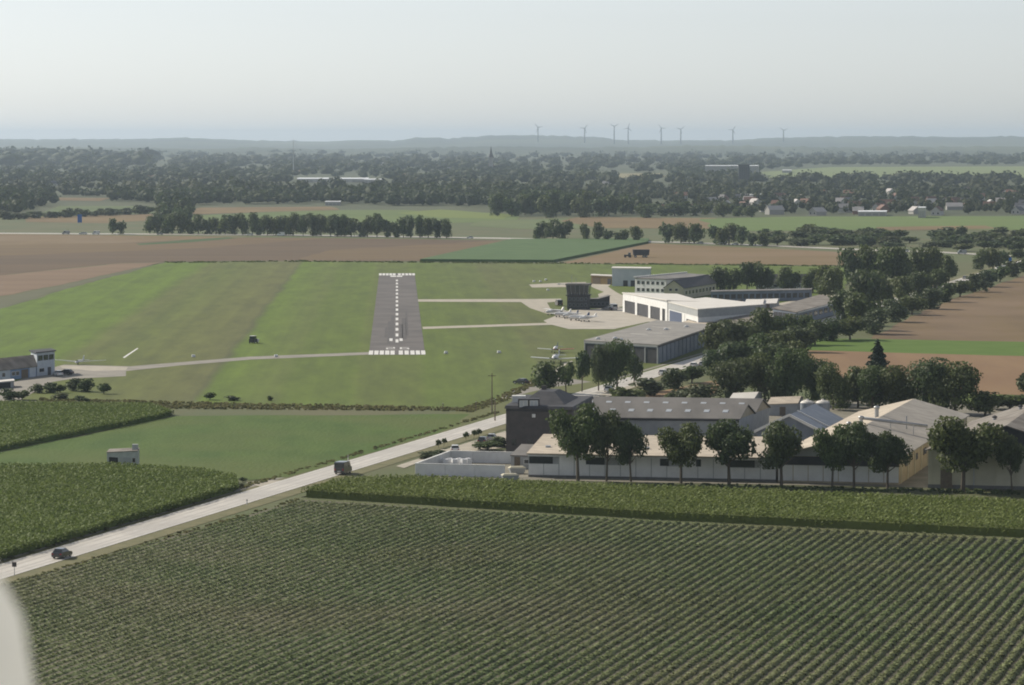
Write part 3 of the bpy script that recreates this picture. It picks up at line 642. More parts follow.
# --- small roofs among the trees
for pts, lab, h, m in (([(729, 413), (753, 411.5), (762, 405), (739, 406)], 'small white roofed shed behind the skylight workshop', 2.8, M_whiteroof),
                       ([(768, 416), (797, 415), (803, 409), (776, 410)], 'low pale roofed shed left of the silos', 2.6, M_sandroof),
                       ([(745, 311), (762, 311), (765, 306), (749, 306)], 'left small pale roofed hut in the airfield yard', 2.4, M_whiteroof),
                       ([(760, 310), (776, 309.5), (779, 305), (764, 305.5)], 'right small pale roofed hut in the airfield yard', 2.2, M_whiteroof)):
    b = Bld('shed', lab, 'shed', pts); b.walls(h, M_greyw); b.gable(h + .9, m, M_greyw, 'lr', .3); b.panel('door', 'front', .4, .6, 0, 2.0, M_wood)
b = Bld('low_brown_building', 'low building with grey-brown roof among trees behind the flat hangar', 'building', [(718, 331), (752, 334), (766, 322.5), (735, 320)])
b.walls(3.0, M_tan); b.gable(4.2, M_brownroof, M_tan, 'lr', .4); b.window('front', .2, .4, 1, 2.2); b.window('front', .6, .8, 1, 2.2)
b = Bld('tan_annex', 'small annex with tan flat roof beside the conifer', 'building', [(683, 331), (701, 334.5), (722, 327), (704, 323.5)])
b.walls(2.8, M_tan); b.flat(M_sandroof, .3, .2); b.window('front', .2, .7, .9, 2.1)
t = thing('dark_silo', 'slim dark cylindrical chimney standing in the airfield yard', 'chimney', G(740.3, 322.5))
MB().lathe([(.95, 0), (.95, .5), (.78, .6), (.76, 7.6)], 14).build('shaft', M_slate, t, True); MB().lathe([(.9, 7.6), (.9, 7.9), (.6, 8.0)], 14).build('cap', M_slate, t)

# --- flat hangar with grey felt roof
b = Bld('flat_hangar', 'large flat hangar with grey felt roof beside the grass', 'hangar', [(584.6, 359.2), (658, 364), (716, 342.6), (657, 337.4)])
b.walls(5.2, M_bluegrey); b.flat(M_flatroof, .35, .35)
b.panel('fascia', 'front', 0, 1, 4.75, 5.2, M_greyw, .1, .3); b.panel('fascia', 'right', 0, 1, 4.75, 5.2, M_slate, .1, .3)
for k in range(7):
    u = .0 + k * .165; b.panel('column', 'front', u, u + .012, 0, 4.7, M_greyw, .25, .22)
    if k < 6: b.panel('door_panel', 'front', u + .018, u + .16, 0.1, 4.5, M_slate, .1, .06)
for k in range(16):
    u = .0 + k * .0655; b.panel('column', 'right', u, u + .006, 0, 4.7, M_bluegrey, .3, .25)
    if k < 15: b.panel('wall_panel', 'right', u + .012, u + .06, .3, 4.5, M_bluegrey, .1, .06)
for (u, v) in ((.12, .06), (.3, .12), (.42, .08), (.55, .62), (.7, .8), (.35, .55)):
    q = b.at(u, v, 5.57); c = MB().box(q.x - .8, q.x + .8, q.y - .8, q.y + .8, 5.57, 5.8).build('roof_light', M_trimwhite, b.root); MB().lathe([(.7, 5.81), (.5, 6.05), (.05, 6.15)], 10, (q.x, q.y)).build('dome', M_skylight, c, True)
for (u, v, L_) in ((.28, .35, .25), (.45, .45, .2), (.25, .7, .3)):
    q0, q1 = b.at(u, v, 5.565), b.at(u + L_, v, 5.565); d = Vector((0, .6, 0))
    MB().hexa([q0, q1, q1 + d, q0 + d], [x + Vector((0, 0, .06)) for x in (q0, q1, q1 + d, q0 + d)]).build('roof_seam', M_whiteroof, b.root)

# --- white hangar with open bays facing the apron
b = Bld('open_hangar', 'white hangar with three dark open bays facing the apron', 'hangar', [(667.8, 322.4), (704, 323.5), (676, 312.2), (623.5, 312)])
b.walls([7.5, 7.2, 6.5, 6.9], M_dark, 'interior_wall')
b.flat(M_whiteroof, .5, .3)
b.panel('fascia', 'left', 0, 1, 4.5, 6.9, M_white, .2, .25)
b.panel('fascia_cap', 'left', 0, 1, 6.9, 7.3, M_greyw, .2, .2)
for u in (0, .29, .59, .85, .96):
    b.panel('column', 'left', u, u + .045 if u < .9 else 1.0, 0, 4.5, M_white, .35, .3)
for u0, u1 in ((.06, .28), (.345, .58), (.645, .84)): b.panel('door_leaf', 'left', u0, u1, 0.1, 4.4, M_slate, .1, .05)
b.panel('side_wall', 'front', 0, 1, 0, 7.2, M_white, .2, .1)
b = Bld('blue_door_hangar', 'white hangar with blue sliding door right of the open bays', 'hangar', [(668.6, 323.2), (698, 331.5), (764, 326), (706, 318.5)])
b.walls(7.2, M_white); b.flat(M_whiteroof, .5, .3)
b.panel('sliding_door', 'front', .04, .46, 0.05, 4.6, M_bluedoor, .12, .1); b.panel('panel', 'front', .48, .56, 0, 4.6, M_trimwhite, .12, .1)
b.panel('dark_bay', 'front', .62, .95, 0, 3.2, M_dark, .1, .06); b.panel('fascia', 'front', 0, 1, 5.0, 7.15, M_greyw, .1, .12)
for k in range(6): b.window('right', .06 + k * .155, .06 + k * .155 + .1, 1.2, 2.8)
b.panel('fascia', 'right', 0, 1, 4.6, 7.15, M_greyw, .1, .12)

# --- control tower
q = G(577.5, 309.8); t = thing('control_tower', 'dark control tower with glazed cab beside the apron', 'control tower', q, -.15)
MB().box(-3.9, 3.9, 0, 7, -.2, 5.4).build('shaft', M_slate, t)
for k in range(5):
    for z in (1.2, 3.4):
        w_ = MB().box(-3.4 + k * 1.5, -2.4 + k * 1.5, -.07, .02, z, z + 1.2).build('window', M_bluegrey, t); MB().box(-3.3 + k * 1.5, -2.5 + k * 1.5, -.1, -.05, z + .1, z + 1.1).build('pane', M_glass, w_)
MB().hexa([(-3.8, .1, 5.41), (3.8, .1, 5.41), (3.8, 6.9, 5.41), (-3.8, 6.9, 5.41)], [(-4.3, -.5, 9.2), (4.3, -.5, 9.2), (4.3, 7.4, 9.2), (-4.3, 7.4, 9.2)]).build('cab_glazing', M_glass, t)
for k in range(6):
    x = -3.8 + k * 1.52; MB().hexa([(x - .06, .02, 5.45), (x + .06, .02, 5.45), (x + .06, .12, 5.45), (x - .06, .12, 5.45)], [(x * 1.13 - .06, -.6, 9.18), (x * 1.13 + .06, -.6, 9.18), (x * 1.13 + .06, -.48, 9.18), (x * 1.13 - .06, -.48, 9.18)]).build('mullion', M_bluegrey, t)
MB().box(-4.5, 4.5, -.75, 7.6, 9.21, 9.75).build('roof', M_greyroof, t)
MB().box(-4.35, 4.35, -.62, 7.5, 5.2, 5.55).build('balcony', M_slate, t)
for k in range(9): MB().box(-4.3 + k * 1.06, -4.24 + k * 1.06, -.66, -.6, 5.56, 6.5).build('railing_post', M_metal, t)
MB().tube((-2.6, 3, 9.75), (-2.6, 3, 12.6), .07).build('antenna', M_metal, t); MB().tube((-1.2, 5, 9.75), (-1.2, 5, 11.8), .06).build('antenna', M_metal, t)
MB().tube((-4.4, 1, 9.5), (-7.2, 1, 9.6), .12).build('antenna_arm', M_trimwhite, t); MB().box(-7.6, -6.6, .6, 1.4, 9.3, 9.8).build('radome', M_trimwhite, t)
q = G(599.5, 308.2); t = thing('tower_annex', 'dark low annex with slanted roof joined right of control tower', 'building', q, .12)
MB().ext([(-4.4, -.2), (3.9, -.2), (3.9, 4.6), (-.5, 3.4), (-4.4, 3.4)], 'y', 0, 6).build('wall', M_slate, t)
MB().ext([(-4.42, 3.42), (-.5, 3.42), (4.2, 4.66), (4.2, 4.85), (-.5, 3.62), (-4.42, 3.62)], 'y', -.3, 6.3).build('roof', M_greyroof, t)
for k in range(5):
    w_ = MB().box(-3.9 + k * 1.55, -2.8 + k * 1.55, -.06, .02, 1.0, 2.3).build('window', M_bluegrey, t); MB().box(-3.8 + k * 1.55, -2.9 + k * 1.55, -.09, -.04, 1.1, 2.2).build('pane', M_glass, w_)

# --- airfield offices
b = Bld('office_block', 'plain pale blue-grey block behind the airfield offices', 'building', [(612, 286.2), (649.5, 286.8), (651, 285.4), (613.5, 284.8)])
b.walls(7.6, mat('pale_blue_wall', (.42, .46, .51), (.47, .51, .55), .4, obj=True)); b.flat(M_whiteroof, .3, .4); b.panel('gate', 'front', .3, .42, 0, 2.6, M_slate); b.panel('gate', 'front', .5, .62, 0, 2.6, M_slate)
b = Bld('ochre_shed', 'small ochre shed with flat roof left of the pale block', 'shed', [(591, 284), (611.6, 284.8), (612.4, 283.9), (592, 283.1)])
b.walls(3.7, M_yellow); b.flat(M_whiteroof, .3, .35); b.panel('door', 'front', .08, .45, .05, 2.9, M_wood); b.panel('door', 'front', .8, .97, .05, 2.6, M_slate)
b = Bld('white_office', 'white two storey office with window rows and white roof edge', 'building', [(635, 294), (666, 295.4), (713, 291), (686, 288.8)])
b.walls(6.4, M_white); b.flat(M_greyroof, .3, .3)
for z in (1.2, 4.1):
    for k in range(6): b.window('front', .06 + k * .155, .06 + k * .155 + .1, z, z + 1.5)
for k in range(22):
    q = b.at(.0 + k / 21, .0 + k / 21, 6.75) if False else b.p[3].lerp(b.p[2], 0) ; 
    q = b.p[0].lerp(b.p[3], k / 21); MB().box(q.x - .5, q.x + .5, q.y - 1, q.y + 1, 6.72, 7.25).build('roof_light', M_trimwhite, b.root)
b = Bld('gable_house', 'tan gable house with dark roof beside the white office', 'house', [(664, 299), (683.5, 299.2), (716, 293.8), (700, 291.6)])
b.walls(4.5, M_cream); b.gable(7.4, M_slate, M_cream, 'fb', .4)
for z in (1.0,):
    for k in range(2): b.window('front', .25 + k * .3, .25 + k * .3 + .17, 3.1, 4.3)
    for k in range(9): b.window('right', .05 + k * .105, .05 + k * .105 + .055, 1.6, 3.3)
b = Bld('blue_row_building', 'long low blue-grey building below the tree row', 'building', [(711, 302.4), (811, 300.2), (812, 298.8), (712, 300.9)])
b.walls(4.0, M_bluegrey); b.flat(M_greyroof, .2, .25)
for k in range(16): w_ = b.panel('window', 'front', .015 + k * .0615, .06 + k * .0615, 1.2, 3.0, M_slate); b.panel('pane', 'front', .019 + k * .0615, .056 + k * .0615, 1.35, 2.85, M_glass, .05, .075, w_)
b = Bld('dark_roof_barn', 'long barn with dark roof seen between trees behind the row building', 'barn', [(756, 290), (812, 289.5), (813, 288), (757, 288.4)])
b.walls(3.0, M_white); b.gable(6.2, M_slate, M_white, 'lr', .5)
for k in range(7): b.window('front', .05 + k * .135, .12 + k * .135, 1, 2.3, M_slate)
b = Bld('brown_roof_shed', 'long shed with grey-brown roof beside the road', 'shed', [(773, 323), (796.5, 325.6), (843, 312.6), (820, 309)])
b.walls([5.0, 4.5, 4.4, 5.2], M_bluegrey); b.flat(M_brownroof, .5, .25)
b.panel('gutter', 'right', 0, 1, 4.2, 4.55, M_trimwhite, .12, .62)
for k in range(5): b.panel('door_panel', 'front', .03 + k * .195, .2 + k * .195, .1, 4.0, M_slate, .1, .06)
for k in range(9): w_ = b.panel('window', 'right', .03 + k * .108, .11 + k * .108, 1.6, 3.4, M_slate); b.panel('pane', 'right', .037 + k * .108, .103 + k * .108, 1.75, 3.25, M_glass, .05, .075, w_)

# --- gliding club house at the left
b = Bld('club_tower', 'white two storey club tower with dark overhanging roof at the left', 'building', [(37, 376.6), (54.8, 374.4), (50.5, 372.4), (31, 374.4)])
b.walls(6.3, mat('club_white', (.50, .55, .60), (.43, .47, .53), .5, obj=True)); b.flat(M_slate, .7, .3)
for k in range(3): b.window('front', .06 + k * .31, .32 + k * .31, 4.2, 5.6, M_slate)
for k in range(2): b.window('right', .1 + k * .45, .45 + k * .45, 4.2, 5.6, M_slate)
b.panel('door', 'front', .6, .78, .05, 2.2, M_slate); b.window('front', .12, .4, 1.0, 2.2)
b = Bld('club_house', 'low blue walled club house with brown roof at the left edge', 'building', [(-34, 385.5), (36.4, 377), (31, 373.8), (-38, 381.5)])
b.walls(2.9, mat('club_blue', (.16, .24, .38), (.2, .28, .42), .4, obj=True)); b.gable(5.4, M_brownroof, MATS['club_blue'], 'lr', .5)
b.panel('door', 'front', .78, .88, .05, 2.4, M_wood); b.panel('wall_panel', 'front', .45, .62, .2, 2.7, MATS['club_white'], .1, .07); b.panel('wall_panel', 'front', .9, .99, .2, 2.7, MATS['club_white'], .1, .07)
for u in (.5, .64, .7): b.window('front', u, u + .05, 1.0, 2.2)
b = Bld('carport', 'white roofed carport in front of the club house', 'carport', [(-22, 391), (14, 387.6), (13, 386), (-22, 389.4)])
b.walls(1.7, M_greyw); b.flat(M_whiteroof, .3, .15); b.panel('gate', 'front', .4, .9, .05, 1.5, M_dark)

# --- little pump house in the fields
b = Bld('pump_house', 'small white pump house alone in the green field', 'hut', [(107, 467.2), (137.5, 468.6), (139.5, 465.6), (110, 464.4)])
b.walls([2.8, 3.4, 3.4, 2.9], mat('pump_white', (.42, .44, .43), (.34, .36, .35), 1.2, obj=True)); b.flat(M_brownroof, .12, .14)
q = b.at(.9, .4, 0); MB().box(q.x - .55, q.x + .55, q.y - .5, q.y + .6, 3.4, 4.5).build('vent_stack', MATS['pump_white'], b.root)
b.panel('doorway', 'front', .07, .36, .05, 2.0, M_dark, .1, .04); b.panel('sliding_door', 'front', .45, .78, .05, 2.1, M_greyw, .1, .07); b.window('front', .84, .93, 1.2, 2.0, M_wood)

# ------------------------------------------------------------------ trees
def quads(C, U, Vv):
    n = len(C); V = np.empty((n, 4, 3)); V[:, 0] = C - U - Vv; V[:, 1] = C + U - Vv; V[:, 2] = C + U + Vv; V[:, 3] = C - U + Vv
    return V.reshape(-1, 3), np.arange(n * 4).reshape(n, 4)
def unit(a): return a / (np.linalg.norm(a, axis=-1, keepdims=True) + 1e-9)
def sphere_pts(n, r): return unit(r.normal(size=(n, 3)))
def usphere(c, rad, nu=7, nv=5):
    V = []; Fq = []
    for j in range(nv):
        ph = math.pi * (j + .5) / nv
        for i in range(nu):
            a = 2 * math.pi * (i + .5 * (j % 2)) / nu; V.append((c[0] + rad[0] * math.sin(ph) * math.cos(a), c[1] + rad[1] * math.sin(ph) * math.sin(a), c[2] + rad[2] * math.cos(ph)))
    for j in range(nv - 1):
        for i in range(nu): Fq.append((j * nu + i, (j + 1) * nu + i, (j + 1) * nu + (i + 1) % nu, j * nu + (i + 1) % nu))
    return np.array(V), np.array(Fq)
def crown_arrays(seed, nl, ls, zb, nlobe=12, kind='broad', core=True):
    r = np.random.default_rng(seed); Vs = []; Fs = []; off = 0
    def put(V, Fq):
        nonlocal off
        Vs.append(V); Fs.append(Fq + off); off += len(V)
    if kind == 'conifer':
        z = zb + (1 - zb) * (1 - np.sqrt(r.random(nl))); a = r.random(nl) * 2 * math.pi
        lay = 0.78 + 0.22 * np.sin(z * 55 + np.sin(a * 3) * 1.2)
        rad = 0.5 * (1 - (z - zb) / (1 - zb)) ** 0.85 * lay * (0.45 + 0.55 * np.sqrt(r.random(nl)))
        C = np.stack([rad * np.cos(a), rad * np.sin(a), z], 1); out = np.stack([np.cos(a), np.sin(a), -0.35 + 0 * a], 1)
        U = unit(out + r.normal(size=(nl, 3)) * .35) * (ls * r.uniform(.7, 1.4, nl))[:, None]
        Vv = unit(np.cross(U, r.normal(size=(nl, 3)) * .5 + np.array([0, 0, 1.0]))) * (ls * .55 * r.uniform(.6, 1.2, nl))[:, None]
        put(*quads(C, U, Vv))
        V, Fq = MBcone(zb); put(V, Fq)
        return np.concatenate(Vs), np.concatenate(Fs)
    hz = (1 - zb) / 2; cz = zb + hz
    lc = sphere_pts(nlobe, r) * (r.random(nlobe) ** .45)[:, None]
    lc *= np.array([.40, .36, hz * .74]); lc[:, 2] += cz; lc[:, 2] += r.normal(0, .05, nlobe)
    lc[0] = (0, 0, 1 - .24 * (1 - zb)); lc[1] = (0, 0, cz)
    lr = r.uniform(.13, .27, nlobe); lz = np.minimum(lr * (1 - zb) * 1.15, .28)
    lr[0] *= .9; lc[0, :2] = r.normal(0, .08, 2); lr[1] = .24; lz[1] = hz * .5
    pk = r.choice(nlobe, nl, p=lr ** 2 / (lr ** 2).sum()); D = sphere_pts(nl, r); rr = .62 + .5 * np.sqrt(r.random(nl)) + .22 * (r.random(nl) > .85)
    C = lc[pk] + D * np.stack([lr[pk], lr[pk], lz[pk]], 1) * rr[:, None]
    C[:, 2] = np.clip(C[:, 2], max(zb * .68, .01), 1.02)
    N = unit(D * .75 + r.normal(size=(nl, 3)) * .55 + np.array([0, 0, .25])); T = unit(np.cross(N, r.normal(size=(nl, 3)))); B = np.cross(N, T)
    rad = np.hypot(C[:, 0], C[:, 1]); fx = .5 / np.percentile(rad, 95); C[:, :2] *= fx; lc[:, :2] *= fx; lr = lr * fx
    sz = ls * r.uniform(.6, 1.35, nl)
    put(*quads(C, T * sz[:, None], B * (sz * .7)[:, None]))
    if core:
        for i in range(nlobe): put(*usphere(lc[i], (lr[i] * .56, lr[i] * .56, lz[i] * .56)))
    return np.concatenate(Vs), np.concatenate(Fs)
def MBcone(zb):
    V = []; Fq = []; n = 8; lv = [(zb + .02, .30), (.5, .17), (.85, .05), (.98, .01)]
    for z, rad in lv:
        for i in range(n): V.append((rad * math.cos(2 * math.pi * i / n), rad * math.sin(2 * math.pi * i / n), z))
    for j in range(3):
        for i in range(n): Fq.append((j * n + i, j * n + (i + 1) % n, (j + 1) * n + (i + 1) % n, (j + 1) * n + i))
    return np.array(V), np.array(Fq)
CROWN = {}; TRUNK = {}
def crown_mesh(kind, lod, var):
    key = (kind, lod, var)
    if key not in CROWN:
        nl, ls = {0: (5200, .020), 1: (1500, .036), 2: (420, .066)}[lod]
        zb, nlobe, mi = {'broad': (.42, 15, var % 2), 'full': (.10, 14, (var + 1) % 2), 'bush': (.0, 11, [0, 1, 3, 1][var % 4]), 'conifer': (.06, 0, 2), 'tall': (.12, 13, var % 2)}[kind]
        V, Fq = crown_arrays(hash((kind, var)) % 1000 if False else {'broad': 10, 'full': 30, 'bush': 50, 'conifer': 70, 'tall': 90}[kind] + var, nl, ls, zb, nlobe, 'conifer' if kind == 'conifer' else 'broad')
        CROWN[key] = npmesh('crown', V, Fq, M_leaf[mi])
    return CROWN[key]
def trunk_mesh(kind, var):
    key = (kind, var)
    if key not in TRUNK:
        r = random.Random(var + 5); mb = MB(); zt = {'broad': .62, 'full': .55, 'bush': .35, 'conifer': .9, 'tall': .7}[kind]
        bx, by = r.uniform(-.03, .03), r.uniform(-.03, .03)
        mb.tube((0, 0, -.02), (bx * .5, by * .5, zt * .5), .036, .026, 7); mb.tube((bx * .5, by * .5, zt * .5 - .005), (bx, by, zt), .026, .008, 7)
        if kind != 'conifer':
            for k in range(6):
                a = k * 1.05 + r.random(); z0 = zt * r.uniform(.42, .8); L_ = r.uniform(.18, .34)
                mb.tube((bx * .6, by * .6, z0), (bx + L_ * math.cos(a), by + L_ * math.sin(a), z0 + r.uniform(.12, .25)), .015, .004, 5)
        TRUNK[key] = mb.mesh('trunk', M_bark)
    return TRUNK[key]
NAMES = {'broad': 'broadleaf_tree', 'full': 'broadleaf_tree', 'bush': 'bush', 'conifer': 'conifer_tree', 'tall': 'broadleaf_tree'}
tcount = 0
def tree(kind, px, py, hpx, wpx, label, group=None, dx=0.0, dy=0.0):
    global tcount; tcount += 1
    q = G(px, py); s = ppm(py); var = (tcount * 5 + tcount // 3) % 8
    lod = 0 if hpx > 42 else (1 if hpx > 19 else 2)
    t = thing(NAMES[kind], label, 'bush' if kind == 'bush' else 'tree', q, random.uniform(0, 6.28), group)
    h, w_ = hpx / s, wpx * (1.0 if kind == 'broad' else 1.12 if kind == 'full' else 1.2 if kind == 'bush' else 1.25 if kind == 'conifer' else 1.1) / s; t.scale = (w_ * random.uniform(.92, 1.1), w_ * random.uniform(.85, 1.1), h); t.rotation_euler = (random.gauss(0, .03), random.gauss(0, .03), random.uniform(0, 6.28))
    link('crown', crown_mesh(kind, lod, var), t); link('stem' if kind == 'bush' else 'trunk', trunk_mesh(kind, var), t)
    return t
# row of trees in front of the warehouses
row = [('broad', 578, 481, 75, 48), ('broad', 606.5, 481.5, 70, 36), ('broad', 631, 482, 62, 36), ('broad', 681, 483.5, 59, 46), ('broad', 729, 485, 64, 54), ('broad', 781.5, 486.5, 66, 54),
       ('broad', 832, 488, 62, 40), ('broad', 854, 488.5, 66, 46), ('broad', 887.5, 489, 58, 40), ('broad', 963, 492, 73, 68), ('broad', 1012, 492.5, 58, 30)]
for i, (k, x, y, h, w_) in enumerate(row):
    tree(k, x, y, h, w_, 'slender street tree before the warehouses, %s from the left' % ORD[i] if i < 10 else 'thin tree before the cream hall at the right edge', 'row of trees before the warehouses')
# trees beside the flat hangar and the airfield car park
for i, (k, x, y, h, w_) in enumerate([('full', 543.5, 393, 30, 29), ('broad', 566, 394, 31, 20), ('broad', 582, 392, 40, 22), ('tall', 598.5, 391, 45, 19), ('tall', 617, 390, 50, 28), ('tall', 634, 382, 30, 16)]):
    tree(k, x, y, h, w_, 'dark tree beside the flat hangar car park, %s from the left' % ORD[i], 'trees by the hangar car park')
# hedge along the right side of the road
for i, (x, y, h, w_) in enumerate([(600, 412, 15, 26), (625, 403, 16, 30), (651, 396, 17, 28), (674, 389, 20, 26), (692, 383, 18, 24), (695, 405, 20, 40), (678, 404, 14, 22)]):
    tree('bush', x, y, h, w_, 'rounded bush right of the road near the workshop, %s from the left' % ORD[i], 'bushes right of the road')
for i, (k, x, y, h, w_) in enumerate([('full', 735, 405, 46, 40), ('full', 765, 404, 50, 42), ('full', 790, 405, 55, 40), ('full', 812, 403, 46, 32), ('full', 833, 410, 46, 36), ('full', 858, 408, 40, 30), ('conifer', 878, 400, 62, 40), ('full', 872, 410, 44, 40), ('full', 897, 411, 44, 38), ('full', 930, 413, 54, 42), ('full', 955, 415, 52, 46), ('full', 985, 416, 24, 34), ('bush', 1010, 410, 16, 40)]):
    tree(k, x, y, h, w_, ('pointed dark conifer rising above the trees behind the gable hall' if k == 'conifer' else 'dense dark tree in the belt behind the halls, %s from the left' % ORD[i]), 'tree belt behind the halls')
tree('bush', 1023, 392, 18, 14, 'small dark bush at the right edge of the stubble field')
# belt between the flat hangar and the road
for i, (k, x, y, h, w_) in enumerate([('full', 716, 356, 32, 28), ('full', 731, 352, 32, 30), ('full', 745, 346, 26, 26), ('full', 760, 345, 36, 26), ('full', 773, 340, 24, 22), ('full', 790, 345, 30, 30), ('full', 806, 338, 22, 24), ('full', 735, 372, 30, 34), ('full', 757, 366, 32, 34), ('full', 780, 362, 30, 34), ('full', 800, 352, 26, 30), ('full', 815, 345, 24, 26), ('bush', 712, 375, 24, 26), ('full', 772, 378, 34, 34), ('full', 798, 376, 34, 30)]):
    tree(k, x, y, h, w_, 'dark roadside tree right of the flat hangar, %s in the thicket' % ORD[i], 'roadside thicket')
tree('conifer', 702, 324.5, 21, 13, 'dark pointed spruce in front of the blue door hangar')
# trees behind the row building
for i, (k, x, y, h, w_) in enumerate([('full', 721, 293, 26, 20), ('full', 734, 292, 23, 16), ('tall', 747, 291, 28, 16), ('tall', 757, 291, 29, 18), ('tall', 768, 291, 26, 12), ('full', 785, 292, 24, 18), ('full', 794, 292, 20, 14), ('full', 813, 293, 24, 18), ('full', 826, 294, 28, 20), ('conifer', 837, 285, 19, 9), ('full', 836, 296, 28, 18)]):
    tree(k, x, y, h, w_, 'green tree behind the blue-grey row building, %s from the left' % ORD[i], 'trees behind the row building')
# big clump at the right
for i, (k, x, y, h, w_) in enumerate([('tall', 852, 287, 38, 22), ('tall', 866, 285, 40, 24), ('full', 882, 286, 38, 28), ('full', 900, 286, 38, 28), ('tall', 918, 284, 36, 22), ('full', 932, 284, 36, 24), ('full', 949, 281, 25, 18), ('full', 866, 312, 42, 32), ('full', 880, 310, 38, 28), ('full', 900, 303, 26, 22), ('full', 845, 325, 34, 28), ('full', 862, 330, 36, 30), ('full', 830, 300, 30, 20), ('full', 918, 298, 26, 24), ('full', 936, 292, 22, 22)]):
    tree(k, x, y, h, w_, 'tall dark tree in the large clump by the road, %s of the group' % ORD[i], 'large tree clump')
for i, (x, y, h, w_) in enumerate([(832, 341, 22, 26), (850, 340, 24, 30), (872, 334, 24, 28), (893, 322, 22, 24), (912, 315, 20, 24), (930, 309, 20, 24), (946, 302, 18, 22), (960, 297, 17, 20), (974, 292, 17, 20), (987, 287, 16, 20), (1000, 282, 16, 18), (1013, 277, 15, 18), (1026, 272, 15, 18), (1040, 268, 14, 18)]):
    tree('bush', x, y, h, w_, 'roadside hedge bush along the brown field, %s from the near end' % ORD[i], 'hedge along the brown field')
for i, (x, y, h, w_) in enumerate([(981, 270, 20, 16), (993, 270, 21, 18), (1003, 268, 17, 12), (1018, 259, 10, 14)]):
    tree('full', x, y, h, w_, 'green tree beside the blue sign, %s from the left' % ORD[i], 'trees by the blue sign')
# club house bushes and single shrubs on the left
for i, (x, y, h, w_) in enumerate([(8, 400, 11, 18), (22, 400, 10, 14), (38, 393, 9, 14), (51, 393, 10, 16), (60, 393, 9, 10), (73, 391, 12, 15), (87, 392, 13, 14), (104, 394, 11, 12), (62, 400, 7, 14), (80, 402, 6, 12)]):
    tree('bush', x, y, h, w_, 'small green bush before the club house, %s from the left' % ORD[i], 'bushes before the club house')
for i, (x, y, h, w_) in enumerate([(210, 400, 8, 10), (233, 401, 5, 12), (270, 401, 5, 6), (243, 465 + 17, 5, 7)]):
    tree('bush', x, y, h, w_, ['lone dark shrub on the ditch bank', 'low wide shrub on the ditch bank', 'tiny shrub on the ditch bank', 'small shrub beside the side road junction'][i])
for i, (x, y, h, w_) in enumerate([(428, 459, 7, 22), (440, 456, 6, 16), (487, 450, 9, 26), (500, 447, 10, 18)]):
    tree('bush', x, y, h, w_, ['low clipped hedge bush left of the walled yard', 'small hedge bush by the yard entrance', 'wide low bush before the brick house', 'low bush against the brick house corner'][i])
# motorway tree rows
rr = random.Random(3)
x = 150.0; n = 0
while x < 452:
    y = np.interp(x, [150, 300, 460], [233.5, 235.8, 238.4]); h = rr.uniform(15, 23) if x > 190 else rr.uniform(14, 24); w_ = rr.uniform(11, 16)
    tree('full', x, y, h, w_, 'dark tree in the long row along the motorway, %s from the left' % ORD[n], 'long tree row along the motorway'); x += rr.uniform(6.5, 10); n += 1
for j_, (x, h, w_) in enumerate(((112, 15, 9), (121, 13, 9), (542, 18, 16), (553, 20, 18), (565, 19, 16), (585, 17, 10), (597, 18, 11), (608, 11, 12), (622, 12, 12), (635, 15, 13), (668, 19, 16), (681, 20, 18), (694, 19, 16), (716, 18, 16), (729, 21, 20), (741, 18, 14), (752, 13, 12), (762, 14, 12))):
    y = np.interp(x, [0, 300, 500, 690, 853], [233, 235.4, 238.4, 243, 249.5]) + .3
    tree('full', x, y, h, w_, 'rounded tree in the loose groups beside the motorway, %s from the left' % ORD[j_], 'loose tree groups beside the motorway')
for k in range(95):
    x = rr.uniform(764, 1060); y = rr.uniform(235, 246 + (x - 764) * .03); tree('bush' if rr.random() < .8 else 'full', x, y, rr.uniform(6, 11), rr.uniform(13, 22), 'pale green shrub in the wide scrub strip right of the motorway', 'scrub strip trees')
for k in range(30):
    x = 5 + k * 5.0 + rr.uniform(-1, 1); tree('bush', x, np.interp(x, [0, 150], [220, 213.5]) + rr.uniform(-.5, .5), rr.uniform(5, 9), rr.uniform(8, 12), 'dark tree in the hedgerow beyond the left motorway, %s from the left' % ORD[k], 'hedgerow beyond the motorway')
for k in range(17):
    x = 160 + k * 1.8; tree('full', x, rr.uniform(218, 230), rr.uniform(10, 18), rr.uniform(10, 16), 'dark tree in the copse left of the motorway row, %s from the left' % ORD[k], 'copse at the row end')
for k in range(24):
    x = 500 + k * 11 + rr.uniform(-3, 3); tree('full', x, rr.uniform(214, 218), rr.uniform(17, 25) if x < 640 else rr.uniform(9, 14), rr.uniform(14, 20), 'dark tree in the wood edge behind the far stubble, %s from the left' % ORD[k], 'wood edge behind the far stubble')

# ------------------------------------------------------------------ crops
def row_points(poly, drow, dplant, seed, jit=0.15, d=None, n=None):
    d = d or RD; n = n or RN
    r = np.random.default_rng(seed); W = [G(*p) for p in poly]
    ts = [(p - R0).dot(d) for p in W]; os_ = [(p - R0).dot(n) for p in W]
    t = np.arange(min(ts), max(ts), dplant); o = np.arange(min(os_), max(os_), drow)
    T, O = np.meshgrid(t, o); T = T.ravel() + r.normal(0, jit * dplant, T.size); O = O.ravel() + r.normal(0, jit * .5 * drow, O.size)
    X = R0.x + d.x * T + n.x * O; Y = R0.y + d.y * T + n.y * O
    wp = [(p.x, p.y) for p in W]; k = inpoly(X, Y, wp)
    return X[k], Y[k], r
def smooth(X, Y, s, seed=0):
    a = np.sin(X / s + 1.3 * seed) * np.cos(Y / (s * 1.7) + seed) + .6 * np.sin((X + .7 * Y) / (s * .53) + 2 * seed) + .4 * np.cos((X * .6 - Y) / (s * .29) + seed)
    return a / 2.0
